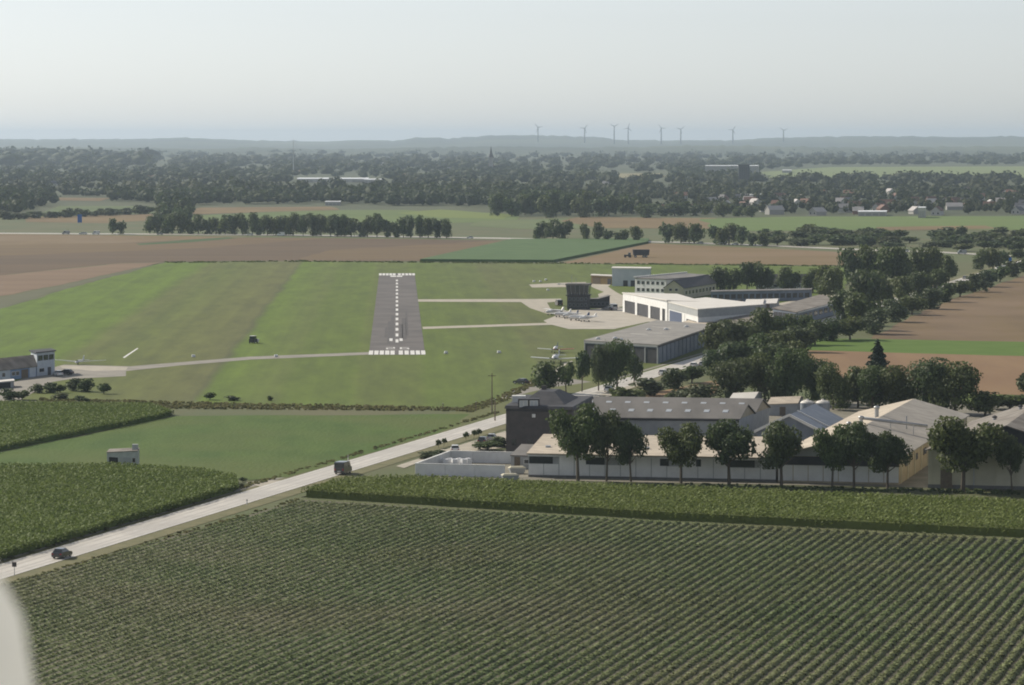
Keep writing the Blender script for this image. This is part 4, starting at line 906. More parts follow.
def maize(name, poly, h, label, seed):
    X, Y, r = row_points(poly, .95, .62, seed); ed_ = smooth(X, Y, 3, seed); X = X + .5 * ed_; Y = Y + .5 * smooth(Y, X, 2.3, seed); n = len(X); nb = 12
    X = np.repeat(X, nb); Y = np.repeat(Y, nb); m = n * nb
    a = r.random(m) * 2 * math.pi; z = h * (.12 + .84 * r.random(m) ** .62) * (1 + .07 * smooth(X, Y, 9, seed))
    L_ = r.uniform(.16, .30, m); el = r.uniform(-.3, .9, m)
    U = np.stack([np.cos(a) * np.cos(el), np.sin(a) * np.cos(el), np.sin(el)], 1) * L_[:, None]
    side = unit(np.cross(U, np.stack([0 * a, 0 * a, 1 + 0 * a], 1) + r.normal(size=(m, 3)) * .3)) * r.uniform(.07, .13, m)[:, None]
    C = np.stack([X, Y, z], 1) + U * .6
    V, Fq = quads(C, U, side)
    o = structure(name, npmesh(name, V, Fq, M_corn), 'stuff', label, 'crop')
    # the closed stand of stalks below the leaf tips
    W = [G(*p) for p in poly]; c = sum(W, Vector()) / len(W)
    ar = sum(W[i].x * W[(i + 1) % len(W)].y - W[(i + 1) % len(W)].x * W[i].y for i in range(len(W)))
    if ar < 0: W = W[::-1]
    pts = []
    for i in range(len(W)):
        n_ = sum(((Vector((-(e_.y), e_.x, 0)).normalized()) for e_ in (W[i] - W[i - 1], W[(i + 1) % len(W)] - W[i])), Vector())
        q_ = W[i] + n_.normalized() * .8; pts.append((q_.x, q_.y))
    s = MB().ext(pts, 'z', 0.0, h * .68).build('stalk_mass', M_corn, o); s['kind'] = 'stuff'
    return o
maize('maize_strip', [(302, 497.5), (660, 520), (1090, 541), (1090, 512), (900, 503.5), (528, 489.5), (415, 483.5), (345, 486)], 1.9, 'tall green maize strip between row crop and warehouses', 1)
maize('maize_field', [(-75, 470), (0, 451.5), (90, 433.5), (150, 421.5), (174, 415.5), (150, 408), (-75, 406)], 1.5, 'maize field with dark edge below the club house', 2)
maize('maize_field', [(-75, 473), (110, 471), (200, 477), (236, 483), (238, 492), (0, 562), (-75, 584)], 1.9, 'maize field between pump house and road at the left', 3)

# foreground row crop
X, Y, r = row_points([(-70, 606), (300, 501.5), (660, 522.5), (1100, 544.5), (1100, 735), (-70, 735)], 1.62, .40, 5, .2)
wk = np.clip((X + 50) / 110, 0, 1)                          # stand gets thinner and weedier towards the road
vig = .93 + .12 * smooth(X, Y, 14, 2) - .10 * (1 - wk) + r.normal(0, .08, len(X))
keep = r.random(len(X)) < (.97 - .12 * (1 - wk)); X, Y, vig = X[keep], Y[keep], vig[keep]
nb = 7; n = len(X); X = np.repeat(X, nb); Y = np.repeat(Y, nb); g = np.repeat(vig, nb); m = n * nb
a = np.tile(np.arange(nb) * 2.4, n) + r.random(m) * 1.2; el = r.uniform(-.2, .6, m); L_ = r.uniform(.10, .18, m) * g
U = np.stack([np.cos(a) * np.cos(el), np.sin(a) * np.cos(el), np.sin(el)], 1) * L_[:, None]
S = unit(np.cross(U, np.array([0, 0, 1.0]) + r.normal(size=(m, 3)) * .25)) * (r.uniform(.075, .125, m) * g)[:, None]
C = np.stack([X, Y, r.uniform(.22, .55, m) * g * (.7 + .3 * np.repeat(wk[keep], nb))], 1) + U * r.uniform(.5, 1.0, m)[:, None]
V, Fq = quads(C, U, S)
structure('row_crop', npmesh('row_crop', V, Fq, M_beet), 'stuff', 'foreground field of leafy crop planted in long diagonal rows', 'crop')
# ridges the rows stand on
rid = MB(); W = [(-70, 606), (300, 501.5), (660, 522.5), (1100, 544.5), (1100, 735), (-70, 735)]
X, Y, r = row_points(W, 1.62, .75, 5, 0.06)
d2 = np.array([RD.x, RD.y]); n2 = np.array([RN.x, RN.y]); n = len(X)
wk = np.clip((X + 50) / 110, 0, 1)
P = np.stack([X, Y], 1); hh = (.15 + .23 * wk) * (1 + .2 * smooth(X, Y, 5, 1)) * r.uniform(.82, 1.12, n); ww = r.uniform(.75, 1.15, n)
prof = [(-.52, 0.03), (-.34, .75), (0, 1.0), (.34, .75), (.52, .03)]
VV = []
for e in (-.46, .46):
    for o_, z in prof: VV.append(np.concatenate([P + d2 * e + n2 * (o_ * ww)[:, None] + r.normal(0, .05, (n, 2)), (hh * z * (1 if z < .1 else 1) + r.normal(0, .03, n) * (z > .1) + .01)[:, None]], 1))
V = np.stack(VV, 1).reshape(-1, 3); base = (np.arange(n) * 10)[:, None]
Fq = np.concatenate([base + np.array([k, k + 1, k + 6, k + 5]) for k in range(4)])
structure('row_crop_ridges', npmesh('row_crop_ridges', V, Fq, M_beet), 'stuff', 'low leafy canopy of the foreground crop rows', 'crop')

def tufts(name, poly, dens, h, m_, label, seed, w_=.35):
    W = [G(*p) for p in poly]; r = np.random.default_rng(seed)
    xs_ = [p.x for p in W]; ys_ = [p.y for p in W]; N = int((max(xs_) - min(xs_)) * (max(ys_) - min(ys_)) * dens)
    X = r.uniform(min(xs_), max(xs_), N); Y = r.uniform(min(ys_), max(ys_), N); k = inpoly(X, Y, [(p.x, p.y) for p in W]); X, Y = X[k], Y[k]
    X = np.repeat(X, 3); Y = np.repeat(Y, 3); m = len(X); a = r.random(m) * 6.283; hh = h * r.uniform(.4, 1.2, m) * (1 + .4 * smooth(X, Y, 11, seed))
    U = np.stack([np.cos(a), np.sin(a), 0 * a], 1) * (w_ * r.uniform(.6, 1.3, m))[:, None]
    Vv = np.stack([r.normal(0, .15, m) * hh, r.normal(0, .15, m) * hh, hh * .5], 1)
    V, Fq = quads(np.stack([X, Y, hh * .5], 1), U, Vv)
    return structure(name, npmesh(name, V, Fq, m_), 'stuff', label, 'grass')
tufts('ditch_grass', [(40, 399), (150, 402), (300, 405), (470, 408.5), (478, 411.5), (300, 410), (170, 409), (150, 406.5), (40, 404)], .8, .45, M_roughgrass, 'rough brownish grass along the ditch below the airfield', 1)
tufts('embankment_grass', [(455, 411), (500, 396), (540, 378), (546, 379), (505, 402), (470, 413)], .8, .5, M_roughgrass, 'rough grass on the bank below the car park', 2)
tufts('verge_grass', [(-60, 606), (300, 501), (300, 498), (-60, 603)], .7, .28, M_roughgrass, 'rough grass verge between road and row crop', 3)
tufts('verge_grass', [(0, 563), (240, 490), (300, 472), (500, 413), (500, 411), (300, 469.5), (240, 486.5), (0, 558)], .8, .35, M_roughgrass, 'rough grass verge on the far side of the road', 4)
tufts('weed_strip', [(520, 484), (900, 489), (1024, 493), (1090, 494), (1090, 497), (900, 493), (520, 487)], .7, .5, M_leaf[0], 'dark weeds along the foot of the warehouse walls', 6)
tufts('field_edge_weeds', [(164, 262.2), (300, 261), (552, 263), (862, 266), (862, 267), (552, 264), (300, 262), (166, 263.2)], .12, .5, M_leaf[1], 'dark weed line along the far end of the airfield', 7, .8)
maize('far_maize_field', [(420, 261.5), (512, 240.8), (649, 240.2), (648, 243.4), (553, 262.4)], 1.6, 'dark green crop wedge beyond the runway end', 8) if False else None
b_ = [(420, 261.5), (512, 240.8), (649, 240.2), (648, 243.4), (553, 262.4)]
W = [G(*p) for p in b_]
fo = MB().ext([(p.x, p.y) for p in (W if sum(W[i].x * W[(i + 1) % 5].y - W[(i + 1) % 5].x * W[i].y for i in range(5)) > 0 else W[::-1])], 'z', .02, 1.3).build('crop_wedge', mat('far_crop', (.055, .105, .03), (.07, .125, .038), .05, bump=.3, bscale=.5))
fo['kind'] = 'stuff'; fo['label'] = 'dark green crop wedge beyond the runway end'; fo['category'] = 'crop'

# ------------------------------------------------------------------ vehicles
def paint(name, c): return mat('car_paint_' + name, c, rough=.3, spec=.5, coat=.5)
PAINTS = {'dark': paint('dark', (.03, .033, .04)), 'white': paint('white', (.75, .75, .74)), 'silver': paint('silver', (.35, .36, .37)), 'blue': paint('blue', (.05, .09, .2)), 'red': paint('red', (.3, .03, .03)), 'brown': paint('brown', (.1, .055, .04))}
def wheels(t, xs_, ys_, r, w_=.22):
    for x in (-xs_, xs_):
        for y in ys_:
            o = MB().tube((x - w_ / 2, y, r), (x + w_ / 2, y, r), r, n=12).build('wheel', M_tyre, t)
            MB().tube((x - w_ / 2 - .01, y, r), (x + w_ / 2 + .01, y, r), r * .6, n=10).build('rim', M_rim, o)
PROTO = {}
def car(px, py, rz, color, label, group=None, kind='car', z=.1):
    key = (kind, color); q = G(px, py, z)
    if key in PROTO:
        t = copy_tree(PROTO[key]); t.location = q; t.rotation_euler = (0, 0, rz); tag(t, label, {'car': 'car', 'van': 'van', 'truck': 'truck'}[kind], group); return t
    t = thing({'car': 'car', 'van': 'van', 'truck': 'truck'}[kind], label, {'car': 'car', 'van': 'van', 'truck': 'truck'}[kind], q, rz, group); P_ = PAINTS[color]
    if kind == 'car':
        MB().ext([(-2.15, .35), (-2.2, .75), (-2.05, .95), (-1.0, 1.0), (1.0, .95), (1.95, .8), (2.15, .6), (2.15, .35), (1.9, .25), (-1.9, .25)], 'x', -.86, .86).build('body', P_, t)
        MB().hexa([(-.8, -1.9, .96), (.8, -1.9, .96), (.8, 1.05, .94), (-.8, 1.05, .94)], [(-.64, -1.4, 1.42), (.64, -1.4, 1.42), (.64, .2, 1.42), (-.64, .2, 1.42)]).build('cabin_glass', M_glass, t)
        MB().hexa([(-.66, -1.42, 1.425), (.66, -1.42, 1.425), (.66, .22, 1.425), (-.66, .22, 1.425)], [(-.58, -1.25, 1.5), (.58, -1.25, 1.5), (.58, .05, 1.5), (-.58, .05, 1.5)]).build('roof', P_, t)
        wheels(t, .76, (-1.3, 1.35), .32)
        for x in (-.65, .65): MB().box(x - .15, x + .15, -2.22, -2.1, .68, .82).build('tail_light', M_redlamp, t); MB().box(x - .16, x + .16, 2.05, 2.17, .58, .72).build('headlight', M_trimwhite, t)
    elif kind == 'van':
        MB().ext([(-2.5, .4), (-2.55, 1.2), (-2.45, 2.25), (-2.2, 2.38), (1.1, 2.35), (1.9, 1.35), (2.6, 1.1), (2.65, .4), (2.3, .3), (-2.3, .3)], 'x', -.98, .98).build('body', P_, t)
        MB().box(-.85, .85, -2.6, -2.48, 1.35, 2.1).build('rear_window', M_glass, t)
        MB().hexa([(-.86, 1.86, 1.42), (.86, 1.86, 1.42), (.86, 1.93, 1.44), (-.86, 1.93, 1.44)], [(-.8, 1.16, 2.3), (.8, 1.16, 2.3), (.8, 1.24, 2.3), (-.8, 1.24, 2.3)]).build('windscreen', M_glass, t)
        for x in (-.99, .99): MB().box(x - .02, x + .02, .2, 1.4, 1.35, 2.0).build('side_window', M_glass, t)
        wheels(t, .85, (-1.6, 1.7), .36)
        for x in (-.8, .8): MB().box(x - .1, x + .1, -2.6, -2.5, .8, 1.2).build('tail_light', M_redlamp, t)
        MB().box(-.3, .3, -2.6, -2.52, .55, .7).build('number_plate', M_trimwhite, t)
    else:
        MB().box(-1.2, 1.2, -4.5, 2.2, 1.0, 3.7).build('load_box', P_, t); MB().ext([(2.35, .5), (2.35, 2.9), (3.6, 2.85), (4.1, 1.9), (4.15, .5)], 'x', -1.15, 1.15).build('cab', P_, t)
        MB().hexa([(-1, 4.09, 1.9), (1, 4.09, 1.9), (1, 4.16, 1.9), (-1, 4.16, 1.9)], [(-1, 3.66, 2.75), (1, 3.66, 2.75), (1, 3.73, 2.75), (-1, 3.73, 2.75)]).build('windscreen', M_glass, t)
        MB().box(-.5, .5, -4.4, 4, .55, .98).build('chassis', M_dark, t); wheels(t, 1.0, (-3.4, -2.2, 3.0), .5, .3)
    PROTO[key] = t; return t
RA = rrot
car(343, 473.5, RA, 'dark', 'dark van driving away along the light road', None, 'van')
car(62, 557.5, RA, 'dark', 'dark car with bright roof on the road at the lower left')
car(521, 384, RA + 1.1, 'dark', 'dark car parked in the airfield car park by the bank')
car(483, 443.5, RA + .1, 'dark', 'dark car parked right on the forecourt by the brick house'); car(492, 440.5, RA + .1, 'silver', 'silver car parked on the forecourt by the brick house')
car(455, 452, RA + .3, 'white', 'white car parked near the yard entrance')
car(58, 375.8, .4, 'white', 'white car parked beside the club tower'); car(65.5, 374.6, 1.2, 'dark', 'dark car parked beside the white car at the club tower')
car(607, 310.5, .8, 'dark', 'dark car parked left of the open hangar'); car(613, 310, .3, 'white', 'white van parked left of the open hangar', None, 'van'); car(558.8, 305.8, .2, 'dark', 'dark van parked left of the control tower', None, 'van')
for i, (x, y, c) in enumerate(((694, 367.6, 'white'), (703, 366.5, 'silver'), (663, 374.8, 'white'), (848, 318.5, 'white'), (858, 314.8, 'white'), (866, 311.2, 'silver'), (876, 308, 'white'), (893, 303, 'white'), (918, 293.6, 'white'), (965, 279, 'silver'), (609, 391.6, 'white'))):
    car(x, y, RA, c, '%s car on the road beyond the workshop, %s counted along the road' % (c, ORD[i]), 'cars on the far road')
for i, x in enumerate((66, 82, 84, 96, 160, 250, 281, 470, 700, 722, 735, 905, 962)):
    y = np.interp(x, [m_[0] for m_ in MW], [m_[1] for m_ in MW]) - .15
    k = 'van' if i % 3 == 0 else 'car'; car(x, y, math.pi / 2, 'white' if i % 4 else 'silver', 'tiny pale %s on the motorway behind the brown fields, %s vehicle from the left' % (k, ORD[i]), 'motorway %ss' % k, k, .15)
# lorry and trailer on the far stubble field
q = G(641, 257.5); t = thing('field_trailer', 'dark high sided trailer standing on the far stubble field', 'trailer', q, math.pi / 2 + .08)
MB().hexa([(-1.2, -4.2, 1.2), (1.2, -4.2, 1.2), (1.2, 4.2, 1.2), (-1.2, 4.2, 1.2)], [(-1.35, -4.5, 4.3), (1.35, -4.5, 4.3), (1.35, 4.5, 4.3), (-1.35, 4.5, 4.3)]).build('body', M_slate, t); wheels(t, 1.1, (-2.8, -1.4, 3), .6, .4); MB().box(-.1, .1, 4.2, 6, .7, .9).build('drawbar', M_dark, t)
q = G(628.5, 257.6); t = thing('tractor', 'dark tractor in front of the trailer on the stubble field', 'tractor', q, math.pi / 2 + .08)
MB().box(-.5, .5, .2, 2.4, .8, 1.6).build('bonnet', M_slate, t); MB().hexa([(-.8, -1.2, 1.0), (.8, -1.2, 1.0), (.8, .3, 1.0), (-.8, .3, 1.0)], [(-.7, -1.1, 2.7), (.7, -1.1, 2.7), (.7, .1, 2.7), (-.7, .1, 2.7)]).build('cab', M_glass, t)
for x in (-.9, .9): MB().tube((x - .2, -.7, .8), (x + .2, -.7, .8), .8, n=12).build('wheel', M_tyre, t); MB().tube((x - .15, 1.8, .5), (x + .15, 1.8, .5), .5, n=12).build('wheel', M_tyre, t)
# launch winch on the strip
t = thing('launch_vehicle', 'small dark launch vehicle with white bonnet on the mown strip', 'vehicle', G(253.5, 343.4), -.3); MB().box(-.9, .9, -1.6, 1.0, .4, 1.5).build('body', M_slate, t); MB().box(-.8, .8, -1.3, .5, 1.51, 2.3).build('cab', M_glass, t); MB().box(-.85, .85, -1.4, .6, 2.31, 2.45).build('roof', M_trimwhite, t); MB().box(.3, 1.1, 1.01, 2.0, .4, 1.3).build('bonnet', M_trimwhite, t); wheels(t, .85, (-1.0, 1.2), .38)

# ------------------------------------------------------------------ aircraft
def plane(px, py, rz, label, body=M_whitemetal, trim=None, high=False, span=11.0, glider=False, z=.1, group=None, tail=None):
    t = thing('glider' if glider else 'light_aircraft', label, 'glider' if glider else 'aircraft', G(px, py, z), rz, group); trim = trim or body; tail = tail or trim
    zc = 1.25 if not glider else .75
    sec = [(3.6, .18, 0), (3.3, .42, .02), (2.6, .52, .05), (1.2, .6, .12), (0, .58, .15), (-1.5, .38, .15), (-3.2, .2, .22), (-4.3, .12, .3)] if not glider else [(2.6, .06, -.05), (2.2, .24, 0), (1.2, .34, .05), (0, .34, .1), (-1.2, .2, .12), (-4.0, .1, .18), (-4.4, .06, .2)]
    MB().loft([[(w_ * math.cos(k * math.pi / 5), y, zc + dz + w_ * 1.05 * math.sin(k * math.pi / 5)) for k in range(10)] for y, w_, dz in sec]).build('fuselage', body, t, True)
    zw = zc + (.75 if high else -.35) if not glider else zc + .15
    for s in (-1, 1):
        dz = span * .03 if not high else .1; ch = 1.7 if not glider else .9; ct_ = 1.3 if not glider else .4
        a = (s * .3, 1.0, zw); tip = s * span / 2
        MB().hexa([(s * .3, 1.0 - ch, zw - .1), (s * .3, 1.0, zw - .12), (tip, .9, zw + dz - .03), (tip, .9 - ct_, zw + dz - .03)], [(s * .3, 1.0 - ch, zw + .06), (s * .3, 1.0, zw + .1), (tip, .9, zw + dz + .04), (tip, .9 - ct_, zw + dz + .04)]).build('wing', body if not (trim is M_red and s < 0) else trim, t)
        MB().hexa([(s * .05, -4.3, zc + .3), (s * .05, -3.5, zc + .3), (s * 1.7, -3.8, zc + .3), (s * 1.7, -4.3, zc + .3)], [(s * .05, -4.3, zc + .38), (s * .05, -3.5, zc + .38), (s * 1.7, -3.8, zc + .36), (s * 1.7, -4.3, zc + .36)]).build('tailplane', tail, t)
        if high: MB().tube((s * .45, .6, zc - .3), (s * 2.6, .6, zw), .04).build('wing_strut', body, t)
    MB().ext([(-4.45, zc + .2), (-3.2, zc + .3), (-4.0, zc + 1.55), (-4.6, zc + 1.6)], 'x', -.06, .06).build('fin', tail, t)
    cy = [(1.5, .1), (.9, .42), (0, .45), (-.9, .1)] if not glider else [(2.0, .05), (1.4, .24), (.6, .26), (.1, .08)]
    MB().loft([[(w_ * math.cos(k * math.pi / 4), y, zc + .42 * (1 if not glider else .6) + w_ * 1.1 * math.sin(k * math.pi / 4)) for k in range(8)] for y, w_ in cy]).build('canopy', M_glass, t, True)
    if not glider:
        MB().box(-.95, .95, 3.62, 3.68, zc - .08, zc + .08).build('propeller', M_dark, t); MB().lathe([(.2, 0), (.02, .3)], 8).build('spinner', trim, t).matrix_local = __import__('mathutils').Matrix.Translation((0, 3.6, zc)) @ __import__('mathutils').Matrix.Rotation(-math.pi / 2, 4, 'X')
        for x, y in ((-1.2, .2), (1.2, .2), (0, 2.7)):
            MB().tube((x - .1, y, .26), (x + .1, y, .26), .26, n=10).build('wheel', M_tyre, t); MB().tube((x, y, .26), (x * .35, y, zc - .3), .05).build('gear_leg', body, t)
    else: MB().tube((-.1, .4, .22), (.1, .4, .22), .22, n=10).build('wheel', M_tyre, t)
    return t
plane(556, 362.5, 2.95, 'white light aircraft parked on grass beside the trees', z=.06, span=12).scale = (1.2, 1.2, 1.2)
plane(556, 352.5, 3.0, 'red and white light aircraft parked on the grass', M_whitemetal, M_red, z=.06, tail=PAINTS['blue'])
plane(554, 315, 2.2, 'white aircraft at the left end of the apron row', high=True, group='aircraft parked on the apron'); plane(562, 317, 2.3, 'second white aircraft from the left of the apron row', group='aircraft parked on the apron'); plane(570, 318.5, 2.4, 'third white aircraft from the left of the apron row', M_whitemetal, PAINTS['blue'], True, group='aircraft parked on the apron')
plane(578, 320.5, 2.0, 'fourth white aircraft from the left of the apron row', M_whitemetal, PAINTS['blue'], group='aircraft parked on the apron'); plane(587, 321.5, 2.3, 'white aircraft at the right end of the apron row', high=True, group='aircraft parked on the apron')
plane(78.5, 364.5, 2.9, 'white glider with long wings beside the club house', glider=True, span=17, z=.1)
for i, (x, y, lab) in enumerate(((193.5, 357, 'small white marker board beside the left taxi path'), (534, 281.8, 'white marker cone near the far service path'), (540.5, 282, 'second white marker cone near the far service path'), (546, 280.2, 'farthest white marker cone near the service path'), (499, 353, 'white marker board right of the runway threshold'), (276, 357, 'pale marker board on the taxi path'), (446, 353.5, 'pale marker board at the runway corner'), (548, 290.5, 'white marker cone left of the control tower'))):
    t = thing('marker_board', lab, 'marker', G(x, y, .1), .2); MB().hexa([(-.5, -.4, .15), (.5, -.4, .15), (.5, .5, .15), (-.5, .5, .15)], [(-.45, -.3, .7), (.45, -.3, .7), (.45, .4, .7), (-.45, .4, .7)]).build('board', M_whitemetal, t); MB().box(-.55, .55, -.5, .6, 0, .14).build('foot', M_greyw, t)
sheet('strip_marking', [(122.8, 357.4), (124.6, 357.9), (138.4, 348.4), (137.2, 348.0)], .075, M_paint)
sheet('concrete_path', [(572, 360.6), (563, 363), (559, 366), (555, 371), (558.5, 372), (562, 367), (566, 364.6), (573, 362.4)], .075, M_paint if False else M_concrete)

# ------------------------------------------------------------------ poles, posts, signs
for i, (x, y, h, lab) in enumerate(((492, 413, 40, 'tall wooden telegraph pole beside the bank'), (495, 421, 22, 'short dark post beside the road at the brick house'), (476, 411, 9, 'low gate post by the car park entrance'), (443, 409.5, 6, 'fence post at the ditch end'), (553, 388, 20, 'thin lamp post in the airfield car park'))):
    t = thing('pole', lab, 'pole', G(x, y)); H_ = h / ppm(y); MB().tube((0, 0, -.2), (0, 0, H_), .16 if h > 10 else .1, .1).build('shaft', M_wood, t)
    if i == 0: MB().box(-.9, .9, -.06, .06, H_ - .7, H_ - .55).build('crossarm', M_wood, t)
    elif i == 4: MB().box(-.1, 1.0, -.1, .1, H_ - .12, H_ + .02).build('lamp_head', M_metal, t)
    else: MB().box(-.14, .14, -.14, .14, H_, H_ + .08).build('cap', M_metal, t)
for i, (x, y, h, lab) in enumerate(((14.5, 576, 14, 'road sign on a post at the lower left roadside'), (189, 504, 7, 'white delineator post beside the maize'), (247, 505, 6, 'white delineator post by the row crop'), (348, 461, 6, 'roadside delineator post behind the van'))):
    t = thing('road_sign' if i == 0 else 'delineator_post', lab, 'sign' if i == 0 else 'post', G(x, y), RA); H_ = h / ppm(y)
    MB().tube((0, 0, 0), (0, 0, H_), .05 if i == 0 else .09).build('post', M_metal if i == 0 else M_trimwhite, t)
    if i == 0: MB().box(-.35, .35, -.06, -.03, H_ - .7, H_).build('sign_plate', M_brick, t)
    else: MB().box(-.095, .095, -.1, .1, H_ - .3, H_ - .15).build('reflector_band', M_dark, t)
for i, (x, y) in enumerate(((438.5, 446), (444, 444.5), (466, 438.2), (474, 436.5), (479, 434.9))):
    t = thing('planter_tree', 'small round clipped tree on the forecourt kerb, %s from the left' % ORD[i], 'tree', G(x, y + 2), 0, 'clipped forecourt trees'); t.scale = (1.3, 1.3, 1.8); link('crown', crown_mesh('broad', 2, i % 4), t); link('trunk', trunk_mesh('broad', i % 4), t)
q = G(79.8, 225.5); t = thing('motorway_sign', 'tall blue sign beside the motorway at the left', 'sign', q); MB().box(-1.6, 1.6, -.15, .15, 2.2, 8.2).build('panel', M_blue, t); [MB().tube((x, 0.25, 0), (x, .25, 8), .12).build('post', M_metal, t) for x in (-1.1, 1.1)]
q = G(1007.5, 266.5); t = thing('blue_sign', 'square blue sign board among roadside trees at the right', 'sign', q); MB().box(-2, 2, -.15, .15, .8, 4.6).build('panel', M_blue, t); [MB().tube((x, .25, 0), (x, .25, 4.5), .12).build('post', M_metal, t) for x in (-1.4, 1.4)]
t = thing('white_container', 'low white container below the blue sign', 'container', G(1001, 268.5)); MB().box(-2.6, 2.6, -1, 1, 0.05, 1.6).build('body', M_whitemetal, t); MB().box(-.6, .4, -1.05, -1.0, .1, 1.5).build('door', M_greyw, t)

# ------------------------------------------------------------------ distance: woods, villages, mast, turbines
def far_woods(name, n, ya, yb, xa, xb, seed, label, hgt=(8, 15), mask=None, nl=28):
    r = np.random.default_rng(seed); Vs = []; Fs = []; off = 0
    px = r.uniform(xa, xb, n * 2); py = ya + (yb - ya) * r.random(n * 2) ** 1.0
    ok = np.ones(n * 2, bool)
    for poly in (mask or []): ok &= ~inpoly(px, py, poly)
    px, py = px[ok][:n], py[ok][:n]; n = len(px)
    g = np.array([G(a_, b_) for a_, b_ in zip(px, py)]); sx, sy, _ = usphere((0, 0, 0), (1, 1, 1), 6, 4)[0].T
    SV, SF = usphere((0, 0, 0), (1, 1, 1), 6, 4)
    h = r.uniform(*hgt, n) * (1 + .25 * smooth(g[:, 0], g[:, 1], 300, seed)); w_ = h * r.uniform(.38, .6, n); w_ *= np.where(g[:, 1] > 5000, 2.3, np.where(g[:, 1] > 3300, 1.5, 1.0))
    # leaf clumps
    D = sphere_pts(n * nl, r); C0 = np.repeat(np.stack([g[:, 0], g[:, 1], h * .55], 1), nl, 0); RR = np.repeat(np.stack([w_, w_, h * .5], 1), nl, 0)
    C = C0 + D * RR * r.uniform(.6, 1.0, (n * nl, 1)); N = unit(D + r.normal(size=D.shape) * .4); T = unit(np.cross(N, r.normal(size=D.shape))); B = np.cross(N, T); s = np.repeat(h, nl) * r.uniform(.07, .14, n * nl)
    C[:, 2] = np.maximum(C[:, 2], .3); V, Fq = quads(C, T * s[:, None], B * s[:, None]); Vs.append(V); Fs.append(Fq); off += len(V)
    V = np.stack([g[:, 0], g[:, 1], h * .47], 1)[:, None, :] + SV[None] * (np.stack([w_, w_, h * .47], 1) * .74)[:, None, :]
    Fq = (SF[None] + (np.arange(n) * len(SV))[:, None, None]).reshape(-1, 4) + off; Vs.append(V.reshape(-1, 3)); Fs.append(Fq)
    return structure(name, npmesh(name, np.concatenate(Vs), np.concatenate(Fs), M_farleaf), 'stuff', label, 'wood')
below = lambda p, k: [(x, y) for x, y in p]
masks = [[(20, 224), (25, 213), (60, 203), (158, 203), (165, 222)], [(178, 222), (195, 205), (345, 204), (410, 207), (440, 206), (530, 211), (545, 224)], [(555, 230), (575, 214.5), (730, 215), (790, 215), (1110, 214), (1110, 232), (560, 232)],
         [(745, 181), (760, 171), (830, 166), (1110, 165), (1110, 181)], [(590, 180), (600, 172.5), (665, 172.5), (672, 180)], [(25, 203), (55, 196.5), (115, 197), (110, 203)], [(285, 186), (290, 179), (385, 179), (390, 186)]]
far_woods('distant_wood', 900, 196, 215, -90, 560, 11, 'dark woods and hedges beyond the motorway on the left', (8, 15), masks)
far_woods('distant_wood', 560, 180, 200, -90, 1110, 12, 'belt of distant hazy woods across the plain', (8, 16), masks)
far_woods('distant_wood', 620, 190, 214.5, 560, 1110, 13, 'trees between the houses of the far village on the right', (6, 12), masks)
far_woods('distant_wood', 900, 164, 184, -120, 1140, 14, 'hazy blue woods in the far distance', (9, 18), masks, 22)
far_woods('distant_wood', 1100, 153.5, 166, -140, 1160, 15, 'faintest blue woods below the hills', (10, 22), masks, 18)
far_woods('distant_wood', 150, 158, 168, -60, 150, 16, 'raised wooded rise at the far left', (22, 40), None, 10)
far_woods('distant_wood', 60, 205, 216, 500, 640, 17, 'dense wood behind the far stubble in the middle', (12, 18), None, 16)

HW_ = [mat('house_white', (.5, .48, .45), rough=.8), mat('house_brick', (.22, .12, .085), rough=.85), mat('house_grey', (.36, .35, .33), rough=.8)]
HR = [mat('tile_red', (.16, .085, .062), rough=.7), mat('tile_grey', (.13, .13, .14), rough=.6), mat('tile_pale', (.45, .42, .4), rough=.45)]
HM = {}
def far_house(px, py, w_, d_, h_, rise, rz, wm, rm, label, group=None, name='village_house', cat='house'):
    key = (round(w_), round(d_), round(h_), wm, rm); t = thing(name, label, cat, G(px, py), rz, group)
    if key not in HM:
        w, d, h = key[:3]; a = MB().ext([(-w / 2, 0), (w / 2, 0), (w / 2, h), (0, h + rise), (-w / 2, h)], 'y', -d / 2, d / 2).mesh('wall', HW_[wm])
        b = MB(); 
        for s in (-1, 1): b.hexa([(s * (w / 2 + .5), -d / 2 - .4, h - .2), (s * (w / 2 + .5), d / 2 + .4, h - .2), (0, d / 2 + .4, h + rise + .1), (0, -d / 2 - .4, h + rise + .1)], [(s * (w / 2 + .5), -d / 2 - .4, h + .1), (s * (w / 2 + .5), d / 2 + .4, h + .1), (0, d / 2 + .4, h + rise + .4), (0, -d / 2 - .4, h + rise + .4)])
        c = MB()
        for k in (-1, 1): c.box(k * w * .25 - .6, k * w * .25 + .6, -d / 2 - .06, -d / 2 + .02, 1, 2.4)
        HM[key] = (a, b.mesh('roof', HR[rm]), MB().box(-w * .25 - .6, -w * .25 + .6, -d / 2 - .06, -d / 2 + .02, 1, 2.4).mesh('window', M_glass), MB().box(w * .25 - .6, w * .25 + .6, -d / 2 - .06, -d / 2 + .02, 1, 2.4).mesh('window', M_glass))
    a, b, c, e = HM[key]; link('wall', a, t); link('roof', b, t); link('window', c, t); link('window', e, t); return t
rh = random.Random(21)
for k in range(84):
    x = rh.uniform(665, 1040); y = rh.uniform(193, 215.5)
    far_house(x, y, 8, rh.choice((9, 11, 14)), rh.choice((3, 4)), 3.2, rh.uniform(0, 6.28), rh.choice((0, 0, 1, 2)), rh.choice((0, 0, 1, 2)), 'small house among trees of the far village on the right', 'houses of the far village')
